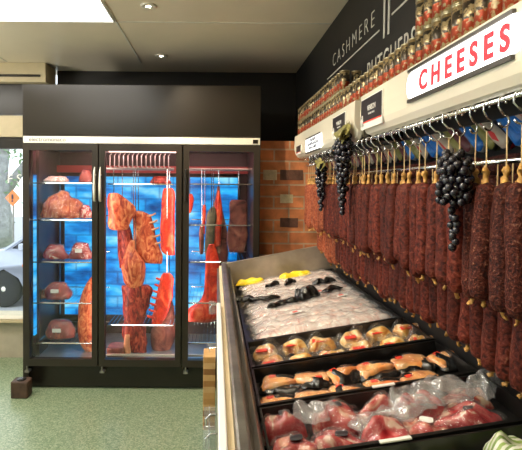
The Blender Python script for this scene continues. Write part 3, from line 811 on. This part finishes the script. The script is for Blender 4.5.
lump('red_pack', 'red meat pack with white label on third shelf right, left door', 81, 262, 24, 16, YS, 'beef', SZ[2] + .006, .6, .2, 6, 'label_w')
lump('red_pack', 'red meat pack without label on third shelf, left of the labelled one', 55, 262, 26, 14, YS, 'beef', SZ[2] + .006, .6, .25, 7)
lump('purple_pack', 'purple red pack with white label on fourth shelf, left door', 58, 303, 28, 16, YS, 'aged_dark', SZ[3] + .006, .6, .25, 8, 'label_w')
lump('purple_pack', 'purple red pack with white label on lowest shelf, left door', 60, 343, 30, 17, YS, 'aged_dark', SZ[4] + .006, .6, .25, 9, 'label_w')
lump('dark_offcut', 'dark offcut lying left of the labelled pack on fourth shelf', 44, 303, 12, 8, YS, 'aged_brown', SZ[3] + .006, .6, .25, 10)
o = boxo('meat_block', (atx(107, 3.66), atx(124, 3.66), 3.64, 3.8, .2155, .29), 'aged_brown', bev=.012)
tag(o, 'low brown meat block on the fridge floor behind middle door', 'meat')
lump('dry_cut', 'dark domed cut on the top shelf at right of middle door', 160, 184, 22, 8, YS, 'aged_dark', at(0, 184, FY + .08).z + .006, .6, .2, 12, wrap=False)

# fridge block under the front corner
o = boxo('wooden_block', (-1.535, -1.405, 3.36, 3.46, 0, .128), 'blockwood', bev=.01)
link('top_cap', lathe(bmesh.new(), [(.035, 0), (.035, .006), (.02, .012)], 16, (-1.47, 3.41, .128)), 'fr_black', o)
tag(o, 'small dark brown wooden block on the floor at the fridge corner', 'block')

# ================================================================== COUNTER
INC = .168
def tz(x): return H - .755 + INC * (x - .16)      # tray floor height
ct = empty('service_counter', (.45, 2.0, 0))
tag(ct, 'long stainless service counter holding black trays of packed meat', 'counter')
def cp(name, bm, m, smooth=False):
    o = link(name, bm, m, ct, smooth); o.location = (-.45, -2.0, 0); return o
CY0, CY1 = .25, 3.23
cp('front_panel', B(.02, .06, CY0, CY1, .1, H - .60), 'steel')
cp('plinth', B(.06, .86, CY0, CY1 - .03, 0, .1), 'fr_black')
cp('cabinet', B(.06, .88, CY0, CY1 - .01, .1, .80), 'fr_black')
cp('bumper_strip', B(.012, .032, CY0, 2.12, H - .61, H - .558, bev=.004), 'white_p')
cp('price_rail', B(.033, .049, CY0, CY1 - .02, H - .61, H - .578), 'beige_p')
cp('top_rail', B(.050, .084, CY0, CY1, H - .60, H - .557, bev=.008), 'steel')
bm = poly_prism([(.084, H - .59), (.096, H - .60), (.104, H - .572), (.112, H - .60), (.150, H - .765), (.14, H - .80), (.06, H - .80), (.06, H - .6)], CY0, CY1 - .02)
cp('inner_wall', bm, 'steel')
# end panel with sloping top
cp('end_panel', poly_prism([(.05, .1), (.05, H - .565), (.088, H - .56), (.66, H - .445), (.88, H - .40), (.88, .1)], CY1 - .03, CY1, bev=.003), 'steel_w')
cp('tray_deck', poly_prism([(.15, tz(.15) - .01), (.88, tz(.88) - .01), (.88, .80), (.15, .80)], CY0, CY1 - .03), 'fr_black')
cp('back_panel', B(.865, .895, CY0, CY1, .80, H + .37), 'blackwall')
cp('shelf_bracket', B(.70, .865, CY0, 3.2, H - .03, H - .02), 'fr_black')

def tray(y0, y1, h, label, x0=.155, x1=.862):
    t = empty('display_tray', (x0, y0, tz(x0)), (0, -math.atan(INC), 0))
    L = (x1 - x0) * math.sqrt(1 + INC * INC) - .012; W = y1 - y0 - .004; k = .006
    link('tray_base', B(0, L, 0, W, 0, k), 'black_tray', t)
    bm = B(0, L, 0, k, k, h); box(bm, 0, L, W - k, W, k, h)
    box(bm, 0, k, k, W - k, k, h); box(bm, L - k, L, k, W - k, k, h)
    box(bm, -.0, L, -.0, .012, h, h + .003)
    link('tray_rim', bm, 'black_tray', t)
    tag(t, label, 'tray', 'black trays in the counter')
    return t
TR = {'A': (1.99, 3.19), 'B': (1.70, 1.985), 'C': (1.40, 1.695), 'D': (1.12, 1.395), 'E': (.72, 1.115)}
tray(*TR['A'], .055, 'black tray of pale sausage packs at the far end of the counter')
tray(*TR['B'], .06, 'black tray of yellow poultry packs, second from the far end')
tray(*TR['C'], .06, 'black tray of orange smoked packs behind the red meat tray')
tray(*TR['D'], .06, 'black tray of red beef packs, closest full tray')
tray(*TR['E'], .06, 'nearest black tray cut off by the lower right corner')
def sliver(y, x0, x1, label):
    z = tz(x0) + .066
    o = boxo('price_strip', (0, x1 - x0, -.012, .0, .0, .004), 'label_w'); o.location = (x0, y, z); o.rotation_euler = (0, -math.atan(INC), 0)
    tag(o, label, 'price strip')
sliver(1.122, .42, .50, 'white price strip clipped to the rim in front of the beef')
sliver(1.403, .50, .57, 'white price strip on the rim before the orange packs')
sliver(1.988, .62, .69, 'white price strip on the rim before the pale sausages')

def place(o, x, y, dz=0., rz=0., tilt=0.):
    o.location = (x, y, tz(x) + .006 / math.cos(math.atan(INC)) + dz)
    o.rotation_mode = 'XYZ'
    m = Matrix.Rotation(-math.atan(INC), 3, 'Y') @ Matrix.Rotation(rz, 3, 'Z') @ Matrix.Rotation(tilt, 3, 'X')
    o.rotation_euler = m.to_euler()
    return o

def nth(i, n):
    w = ['first', 'second', 'third', 'fourth', 'fifth', 'sixth', 'seventh', 'eighth', 'ninth', 'tenth', 'eleventh', 'twelfth', 'thirteenth', 'fourteenth']
    return 'leftmost' if i == 0 else ('rightmost' if i == n - 1 else w[i] + ' from left')

rng = random.Random(11)
# tray A: pale sausage packs, three layers of long packs
def sausage_pack(lx, ly, h, seed, mt='pink'):
    o = link('sausage_pack', pillow(lx * .96, ly * .9, h * .9, 26, 8, None, .10, seed), mt, None, True)
    link('film_wrap', pillow(lx, ly * 1.1, h * 1.15, 34, 12, None, .5, seed + .2), 'film_w', o, True)
    return o
protoA = [sausage_pack(.67, .105, .026, 1), sausage_pack(.65, .115, .028, 4), sausage_pack(.68, .095, .024, 9)]
used = set(); nA = 0
rows = []
for layer in range(2):
    for j in range(14):
        rows.append((layer, 0, j))
for layer, i, j in rows:
    k = rng.randrange(3)
    o = protoA[k] if k not in used else copy_tree(protoA[k])
    used.add(k)
    x = .510 + rng.uniform(-.004, .004); y = 2.05 + j * .080 + (.04 if layer else 0)
    y = min(y, 3.12)
    place(o, x, y, layer * .028 + (.006 * rng.random() if layer else 0), rng.uniform(-.03, .06) + (.05 if layer else 0) * (j < 13))
    tag(o, 'long pale pink vacuum-packed sausages in the %s layer of the far tray' % ('lower' if layer == 0 else 'upper'), 'sausage pack', 'pale sausage packs in the far tray')
# black wrapped packs and yellow ones over the pale sausages
def crumple(name, lx, ly, h, mt, seed, amp=.7):
    return link(name, pillow(lx, ly, h, 18, 14, None, amp, seed, .5), mt, None, True)
for (u, v, lx, ly, rz, lab) in ((238, 302, .20, .05, .1, 'narrow black wrapped pack at the left of the pale sausages'),
                                (262, 300, .22, .05, -.15, 'black wrapped pack in the middle of the pale sausages'),
                                (283, 305, .18, .04, .25, 'thin black wrapped pack below the bulky black one'),
                                (307, 297, .14, .10, .4, 'bulky crumpled black pack on top of the pale sausages'),
                                (332, 290, .12, .05, .35, 'small black pack right of the bulky crumpled one'),
                                (272, 286, .10, .035, .3, 'small black scrap pack near the yellow strip'),
                                (290, 284, .10, .03, .5, 'narrow black pack lying behind the bulky one'),
                                (325, 283, .14, .035, .2, 'black pack in front of the right yellow strip')):
    p = at(u, v, 2.6); d = (p - Vector((0, 0, H)))
    # meet the top of the pile
    s = 1.
    for _ in range(30):
        q = Vector((0, 0, H)) + d * s
        s *= 1 + (q.z - (tz(q.x) + .066)) / -d.z / s if False else 1
        e = q.z - (tz(q.x) + .066)
        s += e / -(d.z - INC * d.x) * 1.0
    q = Vector((0, 0, H)) + d * s
    o = crumple('black_pack', lx, ly, .024 if ly < .08 else .05, 'black_pl', u * .1)
    place(o, q.x, q.y, .063, rz); tag(o, lab, 'meat pack', 'black wrapped packs on the pale sausages')
for (x, y, lx, lab) in ((.25, 3.10, .20, 'yellow wrapped pack at the far left end of the counter'), (.56, 3.10, .22, 'yellow wrapped pack at the far end, right of the other yellow one')):
    o = crumple('yellow_pack', lx, .07, .03, mat('yellow_wrapper', (.95, .70, .03), .3, var=.15), x * 7, .4)
    place(o, x, y, .056, .12 if x > .4 else 0); tag(o, lab, 'meat pack')
for (x, y, lab) in ((.62, 2.6, 'small white printed label with red mark on right sausages'), (.70, 2.45, 'small white label nearest the hanging salamis'), (.42, 2.28, 'small red and white label on front sausages')):
    o = link('paper_label', pillow(.06, .035, .002, 6, 4, None, .2, x), 'label_w', None); link('red_mark', B(-.02, .005, -.008, .006, .002, .004), 'label_red', o)
    place(o, x, y, .062, .2); tag(o, lab, 'label')

# tray B: yellow packs
def yellow_pack(seed):
    sh = lambda u: .85 + .15 * math.cos(u * 3 + seed)
    o = link('poultry_pack', pillow(.105, .085, .034, 16, 12, sh, .5, seed, .5), 'yellow', None, True)
    link('film_wrap', pillow(.14, .11, .036, 18, 14, None, .9, seed + .3, .5), 'film', o, True)
    link('red_label', B(-.024, .024, -.011, .011, 0, .003), 'label_red', o, False, (-.014, -.012, .033))
    return o
pB = [yellow_pack(1.3), yellow_pack(5.1), yellow_pack(8.8)]
n = 6
cnt = 0
for row in range(2):
    for i in range(n):
        x = .228 + i * .121 + rng.uniform(-.008, .008) + (.01 if row else 0); y = 1.905 - row * .115 + rng.uniform(-.01, .01)
        o = pB[cnt % 3] if cnt < 3 else copy_tree(pB[cnt % 3]); cnt += 1
        place(o, x, y, .0 + .012 * (1 - row), rng.uniform(-.3, .3), R(8 + 4 * rng.random()))
        tag(o, 'yellow poultry pack with red label, %s in the %s row' % (nth(i, n), 'back' if row == 0 else 'front'), 'poultry pack', 'yellow packs in the second tray')
# tray C: orange triangles on black wrappers
def orange_pack(seed, tri=True):
    base = link('smoked_pack', pillow(.155, .12, .018, 16, 12, None, .7, seed, .5), 'black_pl', None, True)
    sh = (lambda u: max(.12, .55 - .45 * u)) if tri else (lambda u: .95 - .25 * u * u)
    link('fillet', pillow(.135, .095, .018, 14, 10, sh, .25, seed + 2, .35), 'peach', base, True, (0, 0, .008))
    link('film_wrap', pillow(.135, .095, .021, 14, 10, sh, .6, seed + 2, .35), 'film', base, True, (0, 0, .008))
    link('red_label', B(-.012, .012, -.008, .008, 0, .002), 'label_red', base, False, (-.03, .02, .024))
    return base
pC = [orange_pack(1.1), orange_pack(3.2, False), orange_pack(6.4)]
cnt = 0
for row in range(2):
    for i in range(6):
        x = .235 + i * .120 + rng.uniform(-.010, .010) - (.01 if row else 0); y = 1.605 - row * .12 + rng.uniform(-.008, .008)
        if row == 1 and i > 4: continue
        o = pC[cnt % 3] if cnt < 3 else copy_tree(pC[cnt % 3]); cnt += 1
        place(o, x, y, .012 * (1 - row), rng.uniform(-.35, .45) + (PI if i in (1,) else 0), R(6))
        tag(o, 'orange smoked pack in black wrapping, %s in the %s row' % (nth(i, 6 if row == 0 else 5), 'back' if row == 0 else 'front'), 'smoked meat pack', 'orange packs in the third tray')
# tray D: beef lumps with bags
def beef_pack(seed, lx, ly, h, mt, bag='film', lab=None):
    rg = random.Random(seed)
    sh = lambda u: .78 + .2 * math.cos(u * 2.2 + seed)
    o = link('beef_pack', pillow(lx * .88, ly * .88, h, 20, 16, sh, .32, seed, .42), mt, None, True)
    link('vacuum_bag', pillow(lx, ly, h * 1.07, 22, 18, sh, .42, seed, .42), bag, o, True)
    if lab: link('label', pillow(.034, .024, .003, 5, 4, None, .2, seed), lab, o, False, (lx * .05, ly * .06, h * 1.06))
    return o
D = [(.215, 1.317, .15, 0.117, .062, 'beef', 'label_k', 'red beef pack at the far left corner of the nearest full tray'),
     (.225, 1.188, .15, 0.126, .058, 'beef_fat', 'label_k', 'marbled fatty beef pack at the near left corner, below the red one'),
     (.365, 1.305, .16, 0.126, .068, 'beef_fat', 'label_k', 'pinkish beef pack with black label, second from left at the back'),
     (.345, 1.188, .17, 0.117, .050, 'beef', 'label_k', 'red beef pack below the black-labelled pinkish pack'),
     (.485, 1.305, .15, 0.117, .07, 'beef_fat', None, 'fatty red beef pack in the middle of the back row'),
     (.470, 1.191, .15, 0.135, .058, 'beef', None, 'deep red beef pack in the middle of the front row'),
     (.575, 1.191, .14, 0.117, .052, 'beef_fat', 'label_w', 'pale fatty beef pack right of the deep red one'),
     (.605, 1.298, .16, 0.126, .065, 'beef', None, 'red beef pack under the crumpled clear bag'),
     (.700, 1.214, .20, 0.126, .050, 'beef', 'label_k', 'red steak pack with small round label near the right end'),
     (.745, 1.313, .16, 0.108, .055, 'beef_fat', None, 'pale beef pack at the right end below the salamis')]
for k, (x, y, lx, ly, h, mt, lb, lab) in enumerate(D):
    o = beef_pack(k * 2.3 + .7, lx, ly, h, mt, 'film', lb)
    place(o, x, y, 0, rng.uniform(-.4, .4), R(4)); tag(o, lab, 'beef pack', 'beef packs in the nearest full tray')
for (x, y, dz, lx, ly, h, rz, lab) in ((.30, 1.30, .055, .09, .10, .03, .8, 'small crumpled clear bag between the two left beef packs'),
                                     (.55, 1.27, .055, .15, .11, .035, .5, 'large crumpled clear bag lying over the middle beef packs'),
                                     (.67, 1.29, .055, .17, .10, .045, .1, 'bulging clear bag with pink meat at the back right'),
                                     (.79, 1.30, .05, .10, .07, .04, .6, 'white bag tail standing up beside the last salamis'),
                                     (.42, 1.24, .045, .07, .09, .025, 1.2, 'crumpled bag end between pinkish and middle beef packs')):
    o = link('plastic_bag', pillow(lx, ly, h, 20, 14, None, .9, x * 11, .5), 'film_w', None, True)
    place(o, x, y, dz, rz); tag(o, lab, 'plastic bag', 'loose clear bags over the beef')
# tray E: pale green stalk packs
M['green_w'] = strip_mat('green_white_stalks', [(.75, .78, .60), (.35, .50, .12), (.85, .85, .75), (.22, .34, .08)], axis='Y', size=.008)
for i in range(6):
    o = link('greens_pack', pillow(.11, .17, .072 if i > 3 else .03, 12, 12, None, .3, i * 2.2, .3), 'green_w', None, True)
    place(o, .24 + i * .115, 1.0, 0, 0); tag(o, 'green and white striped pack in the nearest tray, ' + nth(i, 6), 'vegetable pack', 'green striped packs in the nearest tray')

# chopping board and ticket holders on the aisle side
o = boxo('chopping_board', (-.036, .007, 1.555, 1.64, H - .86, H - .60), 'board', bev=.003)
link('hanging_hook', T([(-.014, 1.6, H - .61), (-.014, 1.6, H - .585), (.016, 1.6, H - .58)], .003, 6), 'chrome', o)
tag(o, 'thick laminated wooden chopping board hanging on the aisle side of the counter', 'chopping board')
TH = [(1.69, H - .63, 'clear ticket holder beside the top of the wooden board'), (1.26, H - .66, 'clear ticket holder at the counter edge below the wooden board'), (1.16, H - .66, 'clear ticket holder nearest the camera on the counter edge'), (2.2, H - .60, 'clear ticket holder furthest along the counter edge')]
for k, (y, z, lab) in enumerate(TH):
    t = empty('ticket_holder', (.0, y, z))
    link('plate', B(-.026, .008, -.002, .002, -.035, .03, bev=.001), 'acrylic', t)
    link('clip', T([(.012, 0, .01), (-.008, -.006, .012), (-.02, -.006, .0), (-.02, -.006, -.02)], .0025, 6), 'chrome', t, True)
    link('side_fin', B(-.012, -.009, -.03, .03, -.03, .02), 'acrylic', t)
    tag(t, lab, 'ticket holder')

# ================================================================== CANOPY
def canopy(y0, y1, label):
    prof = lambda e: [(.602, .37), (.600, .30), (.601, .25 + e * .02), (.606, .230 + e * .03), (.618, .211 + e * .03), (.634, .204 + e * .03), (.641, .206 + e * .03), (.652, .262), (WX - .001, .262), (WX - .001, .37)]
    ys = [(y0, 1.), (y0 + .008, .6), (y0 + .025, .2), (y0 + .05, 0), (y1 - .05, 0), (y1 - .025, .2), (y1 - .008, .6), (y1, 1.)]
    bm = bmesh.new(); rings = [[bm.verts.new((x, y, H + z)) for x, z in prof(e)] for y, e in ys]
    n = len(rings[0])
    for a, b in zip(rings, rings[1:]):
        for k in range(n): bm.faces.new((a[k], a[(k + 1) % n], b[(k + 1) % n], b[k]))
    bm.faces.new(rings[0]); bm.faces.new(rings[-1])
    t = empty('counter_canopy', (.6, (y0 + y1) / 2, H + .185)); sh = -t.location
    o = link('housing', bm, 'cream', t); o.location = sh
    tag(t, label, 'canopy'); return t, sh
c1, s1 = canopy(.35, 1.875, 'near cream canopy section carrying the CHEESES sign')
c2, s2 = canopy(1.955, 3.43, 'far cream canopy section with the small lit sign')
o = boxo('canopy_joint', (.64, WX, 1.877, 1.953, H + .19, H + .37), 'fr_black'); tag(o, 'dark upright joint between the two cream canopy sections', 'joint')

def lit_sign(y0, y1, z0, z1, s, size, m, label, spacing, round_=True, sx=1., lines=1, width=None, bold=0.):
    t = empty('lit_sign', (.6, (y0 + y1) / 2, z0)); sh = -t.location
    r = (z1 - z0) * .42 if round_ else .003
    pts = []
    for cy, cz, a0 in ((y1 - r, z1 - r, 0), (y0 + r, z1 - r, 90), (y0 + r, z0 + r, 180), (y1 - r, z0 + r, 270)):
        for k in range(5):
            a = R(a0 + k * 22.5); pts.append((cy + r * math.cos(a), cz + r * math.sin(a)))
    o = link('light_face', poly_prism(pts, .596, .6005, 'YZ'), 'sign', t); o.location = sh
    bm = B(.592, .6005, y0 + .03, y1 - .012, z1, z1 + .009); box(bm, .592, .6005, y0 + .03, y1 - .012, z0 - .010, z0)
    o = link('edge_trim', bm, 'trim_dk', t); o.location = sh
    for q in range(lines):
        zz = z0 + (z1 - z0 - size * .7) / 2 if lines == 1 else z1 - (q + 1) * (z1 - z0) / (lines + .6)
        o = text('lettering', s[q] if lines > 1 else s, size, (.5945, (y0 + y1) / 2 - (.025 if lines == 1 else 0), zz), 'W', m, t, .0012, 'CENTER', spacing, sx, width, bold)
        if lines == 1: split_islands(o)
    tag(t, label, 'sign'); return t
lit_sign(.882, 1.415, H + .268, H + .350, 'CHEESES', .076, 'red_l', 'glowing white sign with red letters CHEESES on the near canopy', 1.6, True, .82, 1, .405, .0022)
lit_sign(2.55, 2.98, H + .218, H + .300, ['FRESH', 'SAUSAGES', 'SALAMI'], .025, 'dark_l', 'small glowing white sign with dark letters on the far canopy', 1.6, False, 1.7, 3, None, .0012)
def tag_sign(y0, y1, z0, z1, label, writing=True, frame='white_p'):
    t = empty('price_card', (.6, (y0 + y1) / 2, z0)); sh = -t.location
    o = link('card', B(.596, .6003, y0, y1, z0, z1), frame, t); o.location = sh
    h = z1 - z0
    o = link('dark_print', B(.5945, .596, y0 + .005, y1 - .005, z0 + h * .22, z1 - .004), 'label_k', t); o.location = sh
    o = link('red_line', B(.594, .596, y0 + .005, y1 - .005, z0 + h * .2, z0 + h * .24), 'label_red', t); o.location = sh
    if writing:
        text('lettering', 'VENISON', h * .24, (.594, (y0 + y1) / 2 - .01, z0 + h * .55), 'W', 'label_w', t, .0008, 'CENTER', .9, .8)
        text('small_lettering', 'HOUSE MADE', h * .09, (.594, (y0 + y1) / 2 - .01, z0 + h * .42), 'W', 'label_w', t, .0005, 'CENTER')
        o = link('printed_bottle', lathe(bmesh.new(), [(.008, 0), (.009, .02), (.004, .03), (.003, .042)], 10, (.595, y1 - .025, z0 + h * .12)), 'label_w', t, True); o.location = sh
    tag(t, label, 'price card')
tag_sign(1.62, 1.855, H + .228, H + .350, 'dark price card with white writing left of the CHEESES sign')
tag_sign(2.08, 2.30, H + .235, H + .345, 'dark price card on far canopy just behind the big grape bunch')
tag_sign(3.15, 3.32, H + .225, H + .29, 'small dark card at the far left end of the canopy', False)
# cans
can = empty('tin_can')
link('can_body', lathe(bmesh.new(), [(.0250, .002), (.0250, .0985)], 20), 'can', can, True)
link('can_lid', lathe(bmesh.new(), [(.0245, .096), (.0262, .097), (.0262, .101), (.0245, .101), (.024, .099)], 20), 'can_lid', can, True)
link('can_rim', lathe(bmesh.new(), [(.0245, .004), (.0262, .004), (.0262, 0), (.0245, 0)], 20), 'can_lid', can, True)
first = [True]
def put_can(x, y, level, label, group):
    if first[0]: o = can; first[0] = False
    else: o = copy_tree(can)
    o.location = (x, y, H + .3702 + level * .1012); o.rotation_euler = (0, 0, rng.uniform(0, 6.28))
    tag(o, label, 'tin can', group)
LV = ['bottom', 'top']
y = 3.38; i = 0
while y > 2.22:
    for lv in range(2): put_can(.640, y, lv, 'small red banded tin can in the %s layer of the far can stack' % LV[lv], 'tin cans of the far stack')
    y -= .0535; i += 1
for lv in range(2): put_can(.70, y + .060, lv, '%s tin can in the second line at the end of the far stack' % LV[lv], 'tin cans of the far stack')
while y > 1.43:
    put_can(.640, y, 0, 'small tin can in the single low line between the two stacks', 'tin cans of the low line')
    y -= .0535
yy = y
while y > .80:
    for lv in range(4): put_can(.640, y, lv, 'small tin can in the tall stack above the CHEESES sign, %s' % (['lowest layer', 'second layer', 'third layer', 'uppermost layer'][lv]), 'tin cans of the tall stack')
    y -= .0535
for lv in range(4): put_can(.695, yy, lv, 'tin can in the second line at the end of the tall stack', 'tin cans of the tall stack')

# ================================================================== RAILS, HOOKS, SALAMIS
FX = .638
RZ = H + .196
def rail(x, z, y0, y1, r, label):
    t = link('hanging_rail', T([(x, y0, z), (x, y1, z)], r, 12), 'chrome', None, True)
    for y in ((.5, 1.25, 1.8, 2.1, 2.8, 3.3)):
        if x < .7: pts = [(x, y, z), (x + .02, y, z), (x + .02, y, H + .263)]
        else: pts = [(x, y, z), (.866, y, z)]
        link('bracket', T(pts, .004, 6), 'chrome', t)
    tag(t, label, 'rail')
rail(FX, RZ, .4, 3.4, .006, 'upper chrome rail directly under the canopy front edge')
rail(.72, H + .065, .4, 3.4, .007, 'lower chrome rail behind the hanging salami tops')
# s-hook
bm = bmesh.new()
pts = [(-.008 + .010 * math.cos(a), 0, -.0025 + .010 * math.sin(a)) for a in [R(x) for x in range(-30, 181, 30)]]
pts += [(-.018, 0, -.016), (-.004, 0, -.032)]
pts += [(-.003 + .014 * math.cos(a), 0, -.046 + .014 * math.sin(a)) for a in [R(x) for x in range(60, -161, -20)]]
hook0 = link('s_hook', tube(bm, pts, .0026, 6), 'chrome', None, True)
def sal_mesh(r, L, seed, mt):
    prof = [(0, .25), (.012, .5), (.035, .78), (.07, .93), (.15, 1.0), (.35, 1.02), (.6, 1.0), (.85, 1.03), (.93, .95), (.97, .75), (.99, .45), (1, .2)]
    ss = [(.003 * math.sin(seed + t * 4), .003 * math.cos(seed * 2 + t * 3), -t * L, r * q, r * q) for t, q in prof]
    ss = smooth_secs(ss, 2)
    return link('salami', loft(ss, 16, .13, 60, seed), mt, None, True)
def salami(r, L, seed, mt, up):
    o = sal_mesh(r, L, seed, mt)
    link('string', T([(0, 0, -.002), (.001, 0, up * .5), (.0, 0, up)], .0017, 5), 'rope', o)
    link('top_knot', loft(smooth_secs([(0, 0, .036, .003, .003), (.001, 0, .027, .010, .007), (-.001, 0, .012, .006, .005), (0, 0, -.004, .010, .010)], 2), 8, .6, 90, seed), 'knot', o, True)
    link('end_knot', loft(smooth_secs([(0, 0, -L + .006, .007, .007), (.002, 0, -L - .005, .004, .003), (.005, .003, -L - .012, .008, .0045), (.008, .005, -L - .016, .003, .002)], 2), 8, .6, 90, seed + 3), 'knot', o, True)
    return o
UP = RZ - .060 - (H + .012)
P1 = {}
def get(key, *a):
    if key not in P1: P1[key] = salami(*a); return P1[key]
    return copy_tree(P1[key])
hfirst = True
rs = random.Random(5)
Y = .82; k = 0
ys_front = []
while Y < 3.12:
    far = Y > 2.0
    fat = 2.22 < Y < 2.40
    dark = Y < 1.14
    r = .036 if fat else (.0256 if not far else .026)
    L = .285 + (.012 if dark else 0) + rs.uniform(-.018, .018)
    L = round(L, 2)
    mt = 'salami_dark' if dark else ('salami_red' if Y > 2.55 else 'salami')
    if Y > 2.0 and rs.random() < .12 and not fat: Y += .05
    o = get(('f', round(r, 4), mt, rs.randrange(2), L), r, L, k * 1.7, mt, UP)
    dx = rs.uniform(-.006, .006); o.location = (FX + dx, Y, H + .012); o.rotation_euler = (0, 0, rs.uniform(0, 6.28))
    if Y < 1.135: lab = 'dark speckled salami in the upper row, right of the big grape bunch'
    elif Y < 2.0: lab = 'brown salami in the upper row between big and leafy grape bunches'
    elif fat: lab = 'thick brown salami in the upper row behind the leafy grape bunch'
    elif mt == 'salami': lab = 'slim brown salami in the upper row near the thick ones'
    else: lab = 'orange red salami in the upper row at the far end'
    tag(o, lab, 'salami', 'salamis in the upper row')
    if hfirst: h = hook0; hfirst = False
    else: h = hook0.copy(); col.objects.link(h)
    h.location = (FX, Y, RZ - .003); h.rotation_euler = (0, 0, rs.uniform(-.5, .5) + (0 if k % 3 else .6))
    tag(h, 'chrome S-shaped hook on the upper rail holding a salami', 'hook', 'chrome hooks on the upper rail')
    ys_front.append(Y)
    Y += r * 2 + .0075 + (rs.random() < .15) * .012; k += 1
LX = .72
UP2 = .065 + .205 + .0
Y = .86; k = 0
while Y < 3.05:
    mt = 'salami_red' if Y > 2.6 else 'salami'
    L = round(.25 + rs.uniform(-.02, .02), 2)
    o = get(('b', mt, rs.randrange(3), L), .0265, L, 50 + k * 1.3, mt, UP2)
    o.location = (LX, Y, H + .065 - UP2); o.rotation_euler = (0, 0, rs.uniform(0, 6.28))
    tag(o, 'brown salami in the lower row, %s part above the %s' % (('near', 'red beef and orange packs') if Y < 1.7 else (('middle', 'yellow and pale packs') if Y < 2.6 else ('far', 'end of the counter'))), 'salami', 'salamis in the lower row')
    Y += .0575; k += 1

# printed packets and dark sausages on the shelf behind the strings
Y = .72; k = 0
while Y < 3.1:
    r = .024; L = .20
    lean = -.86 + rs.uniform(-.12, .12)
    bm = loft(smooth_secs([(0, 0, 0, .008, .008), (0, 0, .012, r, r), (0, 0, L * .5, r, r), (0, 0, L - .012, r * .97, r * .97), (0, 0, L, .008, .008)], 2), 12, .1, 30, k)
    ki = [0, 1, 2, 0, 3, 2, 1, 0][k % 8] if Y < 2 else [3, 2, 3, 1][k % 4]
    o = link('printed_sausage', bm, PRINT[ki], None, True, (.815, Y, H + .118))
    o.rotation_euler = (lean, -.06, 0)
    tag(o, '%s printed sausage packet leaning on the shelf behind the salami strings' % ['blue', 'red striped', 'olive', 'dark'][ki], 'sausage packet', 'printed packets behind the strings')
    Y += .058; k += 1
Y = .7; k = 0; ds = None
while Y < 3.0:
    for lz in range(2):
        if ds is None:
            ds = o = link('dried_sausage', lathe(bmesh.new(), [(.006, 0), (.02, .01), (.027, .04), (.028, .10), (.026, .15), (.015, .175), (.005, .18)], 14, axis='Y'), 'salami_dark', None, True)
        else: o = ds.copy(); col.objects.link(o)
        o.location = (.795 + rs.uniform(-.008, .008), Y + lz * .07, H + .010 + lz * .054)
        tag(o, 'dark wine coloured sausage lying behind the lower rail, %s layer' % ['bottom', 'upper'][lz], 'dried sausage', 'dark sausages lying behind the rail')
    Y += .185; k += 1

# ================================================================== GRAPES
gm = None
def leaf_bm(s, rg):
    bm = bmesh.new(); pts = []
    for k in range(20):
        a = 2 * PI * k / 20; rad = s * (1 + .28 * math.cos(5 * a)) * (1 - .1 * math.cos(a))
        pts.append(Vector((rad * math.cos(a), rad * math.sin(a), .25 * s * math.sin(a * 2 + rg) )))
    vs = [bm.verts.new(p) for p in pts]; c = bm.verts.new((0, 0, .003)); vb = [bm.verts.new(p - Vector((0, 0, .0012))) for p in pts]; cb = bm.verts.new((0, 0, .0))
    for k in range(20):
        bm.faces.new((vs[k], vs[(k + 1) % 20], c)); bm.faces.new((vb[(k + 1) % 20], vb[k], cb)); bm.faces.new((vs[k], vb[k], vb[(k + 1) % 20], vs[(k + 1) % 20]))
    return bm
def bunch(x, y, ztop, zbot, wtop, r, n, leaves, label, seed, tail=0.):
    rg = random.Random(seed)
    t = empty('grape_bunch', (x, y, zbot))
    link('vine_stem', T([(0, 0, .01), (.002, 0, (ztop - zbot) * .5), (0, 0, RZ + .006 - zbot if False else ztop - zbot + .01)], .0025, 6), 'stem', t)
    global gm
    g0 = None; pos = []; tries = 0
    while len(pos) < n and tries < 6000:
        tries += 1
        f = rg.random() ** .8
        wd = wtop * (max(.10, (1 - f) ** .75) if not tail else (1. if f < tail else .22)) * (.65 if f < .08 else 1)
        a = rg.uniform(0, 6.28); q = wd * (.55 + .45 * rg.random())
        p = Vector((math.cos(a) * q * .8, math.sin(a) * q, (ztop - zbot) * (1 - f)))
        if all((p - o_).length > r * 1.55 for o_ in pos): pos.append(p)
    for p in pos:
        if g0 is None:
            bm = bmesh.new(); bmesh.ops.create_uvsphere(bm, u_segments=14, v_segments=10, radius=r)
            bmesh.ops.scale(bm, verts=bm.verts, vec=(1, 1, 1.12))
            g0 = link('grape', bm, 'grape', t, True); g = g0
        else:
            g = g0.copy(); col.objects.link(g); g.parent = t
        g.location = p; s = rg.uniform(.85, 1.1); g.scale = (s, s, s)
    for k in range(leaves):
        o = link('leaf', leaf_bm(.030, k * 1.1), 'vine', t)
        o.location = (rg.uniform(-.03, .01), rg.uniform(-.045, .045), ztop - zbot + rg.uniform(-.02, .035))
        o.rotation_euler = (rg.uniform(-.5, .5), -1.2 + rg.uniform(-.5, .5), rg.uniform(-.5, .5))
    tag(t, label, 'grapes', 'bunches of black grapes')
bunch(.59, 1.11, H + .085, H - .150, .042, .0098, 95, 0, 'large bunch of black grapes hanging near the middle of the salami row', 4, .52)
bunch(.575, 2.03, H + .225, H - .12, .052, .0125, 90, 7, 'bunch of black grapes with yellow green leaves at the canopy joint', 8)
bunch(.59, 2.50, H + .12, H - .13, .040, .0125, 60, 2, 'smaller dark grape bunch furthest along the salami row', 12)
